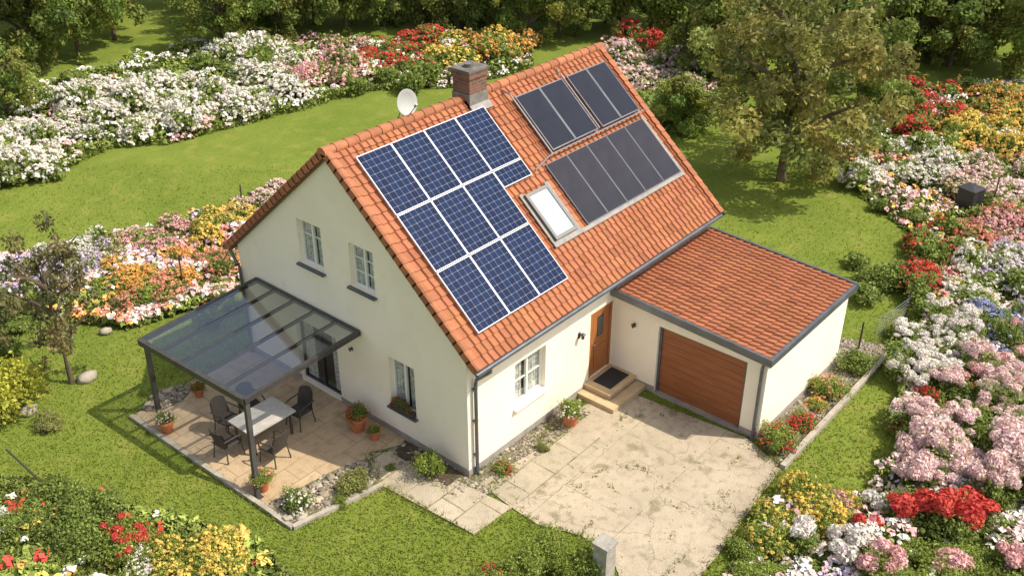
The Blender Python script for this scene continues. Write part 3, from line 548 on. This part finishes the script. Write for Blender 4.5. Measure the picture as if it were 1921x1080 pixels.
# ---------------- furniture ----------------
tc_=Vector(G(492,782,.72)); tx,ty=tc_.x,tc_.y; PZ=.05
t=thing('patio_table','rectangular pale topped patio table with dark legs','table',(tx,ty,PZ))
b=MB(); b.box(-.68,.68,-.47,.47,.68,.72); b.build('tabletop',MT['table'],t)
b=MB(); b.box(-.6,.6,-.4,.4,.63,.678); b.build('apron',MT['dark_metal'],t)
for i in(-1,1):
    for j in (-1,1): b=MB(); b.bar((i*.56,j*.36,0),(i*.56,j*.36,.63),.05,.05,(1,0,0)); b.build('leg',MT['dark_metal'],t)
def chair(x,y,rz,label):
    t=thing('patio_chair',label,'chair',(x,y,PZ),rz,'dark wicker chairs around the patio table')
    b=MB(); b.box(-.24,.24,-.24,.24,.40,.45); b.build('seat',MT['wicker'],t)
    b=MB(); n=8; vs=[]
    for k in range(2):
        for j in range(6):
            for i in range(n+1):
                u=-1+2*i/n; z=.45+.5*j/5; yy=-.24-.12*(j/5)+.07*u*u+ (0 if k==0 else -.03); ww=.25*(1-.15*(j/5)**3); vs.append((u*ww,yy,z-(.05*u*u if j==5 else 0)))
    m_=n+1; fs=[(k*54+j*m_+i,k*54+j*m_+i+1,k*54+(j+1)*m_+i+1,k*54+(j+1)*m_+i) for k in range(2) for j in range(5) for i in range(n)]
    fs+=[(45+i,45+i+1,54+46+i,54+45+i) for i in range(n)]; b.add(vs,fs); b.build('backrest',MT['wicker'],t)
    for s in (-1,1):
        b=MB(); b.tube([(s*.25,.22,.4),(s*.27,.22,.62),(s*.28,.1,.66),(s*.27,-.28,.68)],.02,6); b.build('armrest',MT['wicker'],t)
        for q in (-.22,.22): b=MB(); b.tube([(s*.22,q,.4),(s*.26,q*1.2,0)],.018,6); b.build('leg',MT['dark_metal'],t)
chair(tx+.98,ty-.2,math.radians(95),'dark wicker chair at the right end of the patio table')
chair(tx-.98,ty+.15,math.radians(-85),'dark wicker chair at the left end of the patio table')
chair(tx-.35,ty-.85,math.radians(8),'dark wicker chair on the near side of the patio table')
chair(tx+.3,ty+.88,math.radians(175),'dark wicker chair behind the patio table, nearer the patio door')
chair(tx-.42,ty+.9,math.radians(190),'dark wicker chair behind the patio table, farther from the house')
# ---------------- plants ----------------
CA={}
def foliage_mesh(kind,var,near):
    k=('f',kind,var,near)
    if k in CA: return CA[k]
    nl=14; C=[]; Nn=[]; 
    lob=[(R_.uniform(-.6,.6),R_.uniform(-.6,.6),R_.uniform(.15,.7),R_.uniform(.2,.46)) for _ in range(nl)]
    tot=4600 if near else 1500
    for (x,y,z,r) in lob:
        z=min(z,1.0-.6*math.hypot(x,y)); d=unit(tot//nl); d[:,2]=np.where(d[:,2]<-.4,-d[:,2],d[:,2]); rr=r*(1-.5*R_.rand(len(d))**2)*(1+.34*R_.randn(len(d))); C.append(np.array([x,y,z])+d*rr[:,None]*np.array([1,1,.95])); Nn.append(d*.6+np.array([.1,-.15,.4])+.7*R_.randn(len(d),3))
    if near:
        for i in range(34):
            d=unit(1)[0]; d[2]=abs(d[2])+.5; d/=np.linalg.norm(d); L0=R_.uniform(.8,1.3); q=R_.rand(18)*.6+.4; C.append(d*L0*q[:,None]*np.array([1,1,.95])+R_.randn(18,3)*.025); Nn.append(R_.randn(18,3))
    C=np.concatenate(C); Nn=nz(np.concatenate(Nn)); C[:,2]=np.abs(C[:,2])+.02
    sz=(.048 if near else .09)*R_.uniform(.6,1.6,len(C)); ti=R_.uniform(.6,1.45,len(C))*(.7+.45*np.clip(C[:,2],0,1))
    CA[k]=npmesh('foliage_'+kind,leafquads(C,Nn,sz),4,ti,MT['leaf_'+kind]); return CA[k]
def blossom_mesh(col,var,near,dens):
    k=('b',col,var,near,dens)
    if k in CA: return CA[k]
    nc={'dense':230,'mid':150,'few':55}[dens]; C=[];Nn=[];S_=[];T=[]
    cl=unit(10); cl[:,2]=abs(cl[:,2])
    for i in range(nc):
        d=nz((cl[R_.randint(10)]+.36*R_.randn(3))[None])[0] if R_.rand()<.8 else unit(1)[0]
        d[2]=abs(d[2])*.95+.02; d/=np.linalg.norm(d); p=np.array([d[0]*.9,d[1]*.9,.26+d[2]*.76])*R_.uniform(.82,1.18)
        q=14 if near else 7; r=R_.uniform(.04,.105)*(.85 if near else 1.12); e=unit(q); e[:,2]=np.abs(e[:,2]); C.append(p+e*r*.9); Nn.append(e*.6+.4*R_.randn(q,3)+d*.4); S_.append(np.full(q,r*(.6 if near else .72))); tt=R_.uniform(.74,1.08); T.append(np.c_[np.full(q,tt),tt*R_.uniform(.85,1.1,q),tt*R_.uniform(.85,1.1,q)])
    C=np.concatenate(C);Nn=nz(np.concatenate(Nn))
    CA[k]=npmesh('blossoms_'+col.replace(' ','_'),leafquads(C,Nn,np.concatenate(S_),.8),4,np.concatenate(T),MT['pet_'+col]); return CA[k]
def head_mesh(col,var):
    k=('h',col,var)
    if k in CA: return CA[k]
    n=190; i=np.arange(n); ph=i*2.39996; zz=1-1.35*i/n; rr=np.sqrt(np.clip(1-zz*zz,0,1)); d=np.c_[rr*np.cos(ph),rr*np.sin(ph),zz]; r=.72+.34*R_.rand(n)
    C=d*r[:,None]; Nn=nz(d+.7*R_.randn(n,3)); t_=R_.uniform(.6,1.12,n); T=np.c_[t_,t_*R_.uniform(.85,1.1,n),t_*R_.uniform(.85,1.1,n)]
    CA[k]=npmesh('blossom_'+col.replace(' ','_'),leafquads(C,Nn,R_.uniform(.15,.26,n),.85),4,T,MT['pet_'+col]); return CA[k]
PEND={}
def bush(u,v,r,kind,col,tmpl,cat='flowering bush',near=False,dens='mid',group=None,order='u',hz=1.0,heads=0,hr=.24,name='flowering_bush',z=0,col2=None):
    x,y,_=G(u,v,z); t=thing(name,None,cat,(x,y,z),rnd.uniform(0,6.28),group,(r,r*rnd.uniform(.85,1.1),r*hz*rnd.uniform(.75,1.25)))
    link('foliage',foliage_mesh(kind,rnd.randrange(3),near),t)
    if col and not heads: link('blossoms',blossom_mesh(col,rnd.randrange(3),near,dens),t)
    if col2: link('blossoms',blossom_mesh(col2,0,near,'few'),t)
    for i in range(heads):
        h=link('blossom',head_mesh(col,rnd.randrange(3)),t); a=6.28*(i*.618)+rnd.random(); q=rnd.uniform(.1,.85); e=math.sqrt(max(0,1-q*q))
        h.location=(q*math.cos(a)*.95,q*math.sin(a)*.95,.42+e*.6+rnd.uniform(-.08,.08)); s=hr/r*rnd.uniform(.5,1.15); h.scale=(s,s,s*.8); h.rotation_euler=(rnd.uniform(-.4,.4),rnd.uniform(-.4,.4),rnd.random()*6)
    PEND.setdefault(tmpl,[]).append((u if order=='u' else v,t)); return t
def region(bed,col,quad,n,r,kind='mid',dens='dense',order='u',**kw):
    u0,a0,b0,u1,a1,b1=quad; pts=[]; tries=0
    while len(pts)<n and tries<400:
        tries+=1; s=rnd.random(); q=rnd.random(); u=u0+(u1-u0)*s; v=(a0+(a1-a0)*s)*(1-q)+(b0+(b1-b0)*s)*q
        md=r*34*(1-.002*tries)
        if all(math.hypot(u-p[0],(v-p[1])*1.7)>md for p in pts): pts.append((u,v))
    w_='from the left' if order=='u' else 'from the back'
    for u,v in pts:
        if col: bush(u,v,r*rnd.uniform(.75,1.3),kind,col,'{} %s flowered bush %s, %s'%(col,w_,bed),dens=dens if rnd.random()<.85 else 'few',order=order,group='%s flowered bushes %s'%(col,bed),**kw)
        else: bush(u,v,r*rnd.uniform(.7,1.2),kind,None,'{} green shrub %s, %s'%(w_,bed),'shrub',order=order,group='green shrubs %s'%bed,name='green_shrub',**kw)
B1='behind the back lawn'
region(B1,'white',(-20,260,350,110,245,325),13,.85)
region('in the left half back bed','white',(100,195,275,330,160,258),14,.85)
region('in the middle of the back bed','white',(330,140,255,570,95,205),17,.9)
region('between the back white bushes',None,(60,170,250,560,80,190),11,.9)
region('in the back bed','pink',(540,100,180,690,95,160),13,.85,'mid','mid')
region('in the back bed','red',(680,90,150,810,80,145),12,.85,'mid','mid')
region('in the back bed','yellow',(800,95,140,960,85,125),8,.85,'mid','mid')
region('in the back bed','orange',(860,90,130,1000,85,120),5,.8,'mid','mid')
region('left of the chimney',None,(570,150,190,860,135,180),7,.75)
region('behind the roof ridge','pale pink',(1120,115,170,1330,115,195),13,.9,'mid','dense')
region('behind the roof ridge','red',(1140,85,115,1240,80,115),5,.85,'mid','mid')
region('right of the roof ridge',None,(1180,190,230,1320,210,290),7,.9,'mid')
B2='left of the house'
region(B2,'lavender',(-10,490,560,210,470,540),15,.52)
region(B2,'pink',(180,465,520,330,430,490),9,.5,'mid','dense')
region(B2,'orange',(215,510,570,340,475,545),10,.52,'mid','dense')
region(B2,'coral',(230,560,600,430,460,560),14,.5,'mid','mid')
region(B2,'yellow',(380,425,470,470,395,440),7,.48,'mid','mid')
region(B2,'pale pink',(440,395,430,530,360,400),8,.48)
region(B2,'white',(60,480,520,200,460,500),7,.48)
region(B2,None,(130,540,640,450,480,600),9,.48,'bright')
region('along the left edge',None,(-20,590,690,120,570,650),8,.65,'mid')
B3='in the upper right bed'
region(B3,'red',(1680,180,260,1790,170,260),9,.72,'mid','mid',order='v')
region(B3,'yellow',(1770,225,320,1930,215,315),14,.72,'mid','mid',order='v')
region(B3,'orange',(1820,195,235,1930,185,230),6,.72,'mid','mid',order='v')
region(B3,'white',(1590,290,350,1810,280,350),18,.68)
region(B3,'pale pink',(1790,325,400,1930,315,395),13,.68)
region(B3,None,(1620,300,430,1920,240,440),9,.6)
B4='right of the garage lawn'
region(B4,None,(1600,490,580,1740,460,580),6,.62)
region(B4,'red',(1700,460,545,1800,440,535),9,.58,'mid','mid',order='v')
region(B4,'coral',(1780,420,500,1930,410,490),9,.62,'mid','mid',order='v')
region(B4,'pink',(1850,420,480,1930,400,480),6,.62,'mid','dense',order='v')
region(B4,'white',(1760,500,600,1930,480,590),12,.62,'mid','dense',order='v')
region(B4,'lavender',(1800,480,560,1930,480,560),7,.55,'mid','dense',order='v')
region(B4,'yellow',(1760,470,620,1900,470,620),5,.48,'mid','mid',order='v')
region(B4,'blue',(1770,600,710,1930,600,710),11,.55,'mid','dense',order='v',near=True)
B5='right of the garage kerb'
region(B5,'white',(1690,600,740,1810,600,740),15,.6,'mid','dense',order='v',near=True,heads=11,hr=.15)
region(B5,'pale pink',(1700,700,830,1930,700,820),17,.62,'mid','dense',order='v',near=True,heads=12,hr=.16)
region(B5,'red',(1690,700,850,1800,720,850),4,.4,'mid','mid',order='v',near=True)
region(B5,'pink',(1800,640,760,1930,640,760),7,.5,'mid','dense',order='v',near=True,heads=9,hr=.14)
region(B5,None,(1690,720,890,1920,720,890),6,.5,'mid',near=True)
B6='in the bottom right corner'
for (u,v,r) in ((1790,905,.85),(1880,880,.9),(1850,940,.8),(1750,870,.75),(1930,930,.9),(1920,850,.8),(1720,920,.6),(1700,870,.5)): bush(u,v,r,'mid','pale pink','{} large headed pale pink bush from the left, '+B6,near=True,group='large headed pale pink bushes',heads=20,hr=.23)
for (u,v,r) in ((1690,985,.7),(1765,1000,.75),(1835,985,.7),(1610,1005,.4)): bush(u,v,r,'mid','red','{} large headed red bush from the left, '+B6,near=True,group='large headed red bushes',heads=6 if r>.6 else 2,hr=.27)
for (u,v,r) in ((1500,1030,.5),(1590,1045,.5),(1745,830,.55),(1700,790,.5),(1650,960,.4)): bush(u,v,r,'mid','white','{} white bush with large heads from the left, right bed',near=True,group='large headed white bushes',heads=6,hr=.22)
for (u,v,r) in ((1660,1090,.55),(1900,1080,.6),(1570,960,.3),(1780,1080,.5)): bush(u,v,r,'mid','pink','{} pink headed bush from the left, '+B6,near=True,group='large headed pink bushes',heads=5,hr=.23)
region(B6,'yellow',(1440,950,1030,1590,920,990),9,.5,'bright','mid',near=True)
region(B6,None,(1600,1050,1160,1930,1040,1140),12,.6,'bright',near=True)
region('along the driveway edge',None,(1380,1040,1130,1480,1010,1110),7,.45,'bright',near=True,hz=.7)
B7='in the bottom left corner'
region(B7,None,(-20,930,1080,210,930,1100),9,.6,'mid',near=True,hz=.9)
region(B7,'red',(230,1010,1080,330,1010,1080),6,.42,'bright','few',near=True,heads=6,hr=.09)
region(B7,'yellow',(290,1040,1130,450,1020,1110),12,.45,'bright','dense',near=True)
region(B7,'white',(240,1060,1120,330,1060,1120),3,.35,'bright','mid',near=True)
region('beside the bottom pillar',None,(900,1060,1130,1110,1010,1110),10,.5,'bright',near=True)
bush(930,1085,.42,'mid','red','small red flowered bush at the bottom centre{}',near=True,dens='few')
def single(u,v,r,kind,col,label,near=True,dens='few',z=0,hz=1.,cat='shrub'):
    return bush(u,v,r,kind,col,label+'{}',cat,near,dens,None,hz=hz,name='garden_shrub',z=z)
single(32,775,.95,'lime',None,'round yellow green shrub at the left edge',hz=1.2)
single(95,800,.45,'olive',None,'low olive shrub beside the boulder at the left edge')
single(808,895,.42,'bright',None,'leafy green plant in the gravel near the house corner',hz=1.3,cat='plant')
single(943,885,.28,'mid','red','small red flowered plant by the front wall gravel',cat='plant')
single(662,912,.48,'olive',None,'round grey green shrub in the patio corner rockery')
single(560,955,.42,'mid','white','small leafy plant among the rockery stones at the patio tip')
single(1020,845,.2,'olive',None,'tiny plant below the front window',cat='plant')
single(1455,838,.6,'bright','red','green shrub with red flowers at the garage corner')
single(1505,800,.4,'mid','red','low red flowered plant halfway along the garage wall',dens='mid')
single(1550,740,.55,'bright','coral','coral flowered shrub along the garage side wall')
single(1595,690,.6,'mid',None,'green shrub at the far end of the garage side wall')
single(1530,765,.3,'bright','orange','small orange flowered plant beside the kerb strip',cat='plant',dens='mid')
single(1650,535,.85,'mid',None,'large round green shrub on the lawn right of the garage')
single(640,945,.2,'bright',None,'small tuft beside the grey green rockery shrub',cat='plant')
single(735,880,.16,'mid',None,'small clump in the dark soil under the lower gable window',cat='plant')
def pot(u,v,r,label,kind='mid',col=None,pr=.17,z=.05,dens='few'):
    x,y,_=G(u,v,z); t=thing('potted_plant',label,'potted plant',(x,y,z),rnd.random()*6,'terracotta pots'); k=pr/.17
    b=MB(); b.lathe([(.001,0),(.11*k,0),(.155*k,.24*k),(.18*k,.24*k),(.18*k,.3*k),(.155*k,.3*k),(.145*k,.26*k)],18); b.build('pot',MT['terracotta'],t,False)
    b=MB(); b.lathe([(.001,.262*k),(.148*k,.262*k)],18); b.build('soil',MT['soil'],t)
    f=link('foliage',foliage_mesh(kind,rnd.randrange(3),True),t); f.scale=(r,r,r); f.location=(0,0,.22*k)
    if col: g_=link('blossoms',blossom_mesh(col,0,True,dens),t); g_.scale=(r,r,r); g_.location=(0,0,.22*k)
pot(1070,795,.36,'large potted shrub left of the entrance steps','bright','white',.24,.03)
pot(315,808,.28,'potted plant beside the left canopy post','mid','pale pink',.2)
pot(374,742,.22,'small potted plant at the back of the patio','mid','red',.15)
pot(672,805,.34,'large red flowered pot against the gable wall','mid','red',.26)
pot(703,822,.2,'small flowered pot right of the large red one','mid','orange',.16)
pot(494,918,.3,'potted plant beside the right canopy post','bright','coral',.18)
t=thing('window_box','leafy window box on the sill of the lower gable window','window box',(-.06,(W3[0]+W3[1])/2,W3[2]))
b=MB(); hw=(W3[1]-W3[0])/2-.04; b.box(-.03,.1,-hw,hw,.003,.13); b.build('planter',MT['dark_metal'],t)
f=link('foliage',foliage_mesh('dark',1,True),t); f.scale=(.16,hw,.26); f.location=(.03,0,.08)
f=link('blossoms',blossom_mesh('red',1,True,'few'),t); f.scale=(.16,hw,.26); f.location=(.03,0,.08)
def cover(poly_px,nl,nf,pal,label,hmax=.5):
    poly=P2(*poly_px); P=np.array(poly); lo,hi=P.min(0),P.max(0)
    def samp(n):
        o=np.zeros((0,2))
        while len(o)<n: q=R_.rand(n*2,2)*(hi-lo)+lo; o=np.concatenate([o,q[inpoly(q,poly)]])
        return o[:n]
    hh=lambda q: hmax*(.45+.3*np.sin(q[:,0]*2.1+np.sin(q[:,1]*1.7))+.25*np.sin(q[:,1]*3.3+q[:,0]))
    q=samp(nl); z=np.abs(hh(q))*R_.rand(nl)**.5+.03; C=np.c_[q,z]; V=[leafquads(C,nz(R_.randn(nl,3)*.8+np.array([0,0,.7])),R_.uniform(.05,.13,nl))]
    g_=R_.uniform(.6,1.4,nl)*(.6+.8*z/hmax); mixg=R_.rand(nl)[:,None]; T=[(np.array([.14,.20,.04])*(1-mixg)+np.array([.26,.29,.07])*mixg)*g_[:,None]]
    seeds=samp(70); sc=[PET[pal[i%len(pal)]] for i in range(70)]; c=samp(nf); ci=np.argmin(((c[:,None]-seeds[None]+R_.randn(nf,1,2)*.5)**2).sum(2),1)
    dens_=np.sin(c[:,0]*1.3+2*np.sin(c[:,1]*.9))+np.sin(c[:,1]*1.7+c[:,0]*.6)+R_.randn(nf)*.8>-.4; c=c[dens_]; ci=ci[dens_]; nf=len(c)
    k=7; e=unit(nf*k); e[:,2]=abs(e[:,2]); r=R_.uniform(.05,.14,nf).repeat(k)[:,None]; c3=np.c_[c,np.abs(hh(c))+.08].repeat(k,0)+e*r
    V.append(leafquads(c3,nz(e*.6+np.array([0,0,.4])+.4*R_.randn(nf*k,3)),r[:,0]*.7,.8)); T.append(np.array(sc)[ci].repeat(k,0)*R_.uniform(.75,1.05,nf*k)[:,None])
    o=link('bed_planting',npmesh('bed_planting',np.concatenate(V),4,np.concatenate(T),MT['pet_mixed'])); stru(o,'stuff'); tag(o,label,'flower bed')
cover([(-60,230),(-60,375),(100,335),(210,280),(320,272),(450,238),(570,208),(700,172),(870,165),(1000,130),(1000,80),(380,80),(100,160)],56000,3600,['white','white','pale pink','white','white','pink','white'],'low white and pink planting filling the back bed',.6)
cover([(1130,85),(1340,100),(1345,215),(1180,195)],9000,700,['white','pale pink','pink'],'low pale flowers behind the roof ridge',.5)
cover([(-60,490),(200,462),(450,388),(530,355),(530,400),(470,470),(445,560),(240,620),(100,600),(-60,620)],34000,2900,['lavender','pink','orange','coral','pale pink','pale pink','white'],'mixed low flowers in the strip left of the house',.35)
cover([(1690,160),(1980,160),(1980,560),(1740,590),(1700,520),(1720,450),(1640,390),(1590,350),(1600,290)],44000,3000,['coral','yellow','white','orange','pale pink','pink','white','white'],'mixed low flowers in the upper right bed',.45)
cover([(1740,590),(1980,560),(1980,1250),(1330,1250),(1345,1110),(1430,965),(1620,930),(1685,850),(1685,720),(1695,650)],60000,2600,['white','pale pink','lavender','white','pink','white','pale pink','pale pink'],'mixed low flowers in the lower right bed',.38)
cover([(-60,900),(120,900),(260,960),(470,1010),(560,1090),(560,1250),(-60,1250)],20000,260,['red','yellow','white','orange'],'low wild planting in the bottom left corner',.3)
# ---------------- trees ----------------
def crown_mesh(kind,var,sparse=False,leaf=.034,tot=15000):
    k=('c',kind,var,sparse,leaf)
    if k in CA: return CA[k]
    nc=60; nc=120 if tot>20000 else nc; C=[];Nn=[];T=[]; lean=R_.uniform(-.15,.15,2)
    for i in range(nc):
        d=unit(1)[0]; q=R_.rand()**.45; p=np.array([d[0]*.9*q,d[1]*.9*q,.5+d[2]*.48*q]); p[:2]*=(1.05-.45*max(0,p[2]-.5)*2*R_.uniform(.5,1.1)); p[:2]+=lean*p[2]
        r=R_.uniform(.09,.24)*(1 if not sparse else .75)*(.78 if tot>20000 else 1); n=int(tot/nc*(r/.17)**1.6); e=unit(n); rr=r*R_.rand(n)**.4; C.append(p+e*rr[:,None]*np.array([1,1,.5])); Nn.append(e*.5+np.array([.15,-.25,.6])+.6*R_.randn(n,3)); hue=R_.uniform(.85,1.25); t_=R_.uniform(.75,1.25)*R_.uniform(.65,1.4,n); T.append(np.c_[t_*hue,t_,t_*.9])
    C=np.concatenate(C);Nn=nz(np.concatenate(Nn)); T=np.concatenate(T)
    V=leafquads(np.zeros_like(C),Nn,leaf*R_.uniform(.6,1.4,len(C))); V=V*np.array([1,1,.6])+C[:,None,:]
    CA[k]=npmesh('crown_'+kind,V,4,T,MT['leaf_'+kind]); return CA[k]
def trunk_mesh(var):
    k=('t',var)
    if k in CA: return CA[k]
    b=MB(); pts=[(0,0,-.02),(.01,0,.12),(.02,.01,.25),(.0,.02,.45),(.02,.0,.75)]; b.tube(pts,[.05,.036,.032,.025,.008],8)
    for i in range(11):
        a=i*2.4; h=.16+.05*i; b.tube([(0.01,0.01,h),(math.cos(a)*.25,math.sin(a)*.25,h+.10),(math.cos(a)*.6,math.sin(a)*.6,h+.2)],[.020,.013,.004],6)
    o=b.build('trunk',MT['bark']); CA[k]=o.data; bpy.data.objects.remove(o); return CA[k]
def tree(u,v,H,r,kind,tmpl,group=None,low=-.02,sparse=False,leaf=.034,tot=10000):
    x,y,_=G(u,v); t=thing('tree',None,'tree',(x,y,0),rnd.random()*6.28,group,(r,r,H)); 
    link('trunk',trunk_mesh(0),t); c=link('crown',crown_mesh(kind,rnd.randrange(3) if tot<20000 else 0,sparse,leaf,tot),t); c.location=(0,0,low); c.scale=(1,1,1-low)
    PEND.setdefault(tmpl,[]).append((u,t)); return t
tree(1465,338,8.4,4.3,'olive','large olive green tree on the lawn right of the house{}',low=.04,leaf=.025,tot=27000)
tree(135,718,4.9,1.8,'brown','small dark leaved tree left of the patio{}',low=.16,sparse=True,leaf=.030,tot=8500)
T1='{} %s tree from the left behind the back bed'
for (u,v,H,r,k) in ((-40,150,6.5,3.2,'dark'),(20,225,3.8,2,'mid'),(70,130,6,3,'dark'),(150,110,6,2.8,'mid'),(215,75,7,3,'dark'),(110,40,8,3.5,'mid'),(420,95,5,2.6,'mid'),(455,50,7,3,'mid'),(530,75,5.5,2.6,'dark'),(590,45,7,3,'mid'),(650,60,5.5,2.6,'mid'),(720,50,6.5,2.8,'dark'),(790,45,7,3,'mid'),(860,60,5,2.6,'dark'),(930,50,6,2.8,'mid'),(990,75,5,2.5,'mid'),(1050,70,5.5,2.7,'mid'),(1100,40,7,3,'dark'),
    (-10,30,9,4,'dark'),(200,5,9,3.8,'dark'),(400,10,8,3.5,'mid'),(500,0,9,4,'dark'),(680,5,9,4,'dark'),(850,0,9,4,'mid'),(1000,10,9,4,'dark')):
    tree(u,v,H,r,k,T1%('mid green' if k=='mid' else 'deep green'),'trees behind the back bed')  # tone word follows the leaf material
T2='{} %s tree from the left, behind the large olive tree'
for (u,v,H,r,k) in ((1160,50,6,2.8,'mid'),(1230,70,5.5,2.8,'mid'),(1290,60,7,3.2,'dark'),(1330,150,5,2.6,'mid'),(1290,250,2.8,1.8,'mid'),(1380,130,6,3,'dark'),(1590,170,5.5,3,'dark'),(1640,230,3.4,2,'mid'),(1700,110,7,3.5,'dark'),(1780,125,5.5,3,'mid'),(1850,110,6.5,3.2,'dark'),(1930,150,5.5,3,'mid'),(1750,40,9,4,'dark'),(1880,40,9,4,'mid'),(1600,60,9,4,'dark'),(1450,60,9,4,'dark'),(1280,0,9,4,'dark')):
    tree(u,v,H,r,k,T2%('mid green' if k=='mid' else 'deep green'),'trees behind the large tree')
for tm,L in PEND.items():
    L.sort(key=lambda a:a[0])
    for i,(q,o) in enumerate(L): o['label']=tm.format(ORD[min(i+1,20)]) if '{} ' in tm else tm.format('')
# ---------------- small garden things ----------------
x,y,_=G(1131,1085); t=thing('gate_pillar','weathered concrete pillar at the driveway entrance, bottom centre','pillar',(x,y,0))
b=MB(); b.box(-.17,.17,-.17,.17,0,1.0); b.build('shaft',MT['concrete'],t); b=MB(); b.box(-.2,.2,-.2,.2,1.0,1.07); b.build('cap',MT['concrete'],t)
posts=[(455,390,.9,'thin dark post at the lawn edge behind the canopy'),(345,545,1.2,'dark post among coral flowers left of the house'),(1725,345,1.0,'thin post beside the upper right bed'),(1855,410,1.6,'tall leaning post by the dark bin'),(1697,600,1.0,'post of the wire fence right of the garage'),(1610,655,.9,'short post at the far end of the kerb'),(95,920,1.3,'thin leaning stake on the lawn at the lower left')]
for u,v,h,l in posts:
    x,y,_=G(u,v); b=MB(); b.tube([(0,0,0),(.04 if h!=1.3 else -.5,.01 if h!=1.3 else .5,h)],[.03,.025],7); o=b.build('garden_post',MT['post']); o.location=(x,y,0); tag(o,l,'post','thin garden posts')
x,y,_=G(1812,402); t=thing('garden_bin','black plastic compost bin in the right bed','bin',(x,y,0),.5); b=MB(); b.lathe([(.5,0),(.45,1.0)],4); b.build('body',MT['bin'],t); b=MB(); b.lathe([(.49,1.003),(.49,1.06),(.001,1.12)],4); b.build('lid',MT['bin'],t)
for u,v,s,l in ((55,775,.3,'grey boulder beside the yellow green shrub'),(165,712,.3,'flat tan boulder under the small dark tree'),(566,975,.17,'orange tan rock at the patio tip'),(200,625,.22,'pale rock behind the small dark tree')):
    x,y,_=G(u,v); v_=IV*(1+.15*R_.randn(len(IV),1)); b=MB(); b.add([tuple(q*np.array([s,s*.8,s*.55])) for q in v_],[tuple(f) for f in IF]); o=b.build('boulder',MT['stone'],None,True); o.location=(x,y,s*.25+.02); tag(o,l,'rock','garden boulders')
t=thing('wire_fence','sagging wire mesh fence right of the garage','fence',G(1697,600)); a=Vector((0,0,0)); c=Vector(G(1640,640))-Vector(G(1697,600)); b=MB()
for i in range(13): p=a.lerp(c,i/12); b.tube([p,p+Vector((0,0,.8))],.005,4)
for j in range(7): b.tube([Vector((0,0,.1+j*.11)),c*.5+Vector((0,0,.08+j*.11)),c+Vector((0,0,.1+j*.11))],.005,4)
b.build('wire_mesh',MT['chrome'],t)
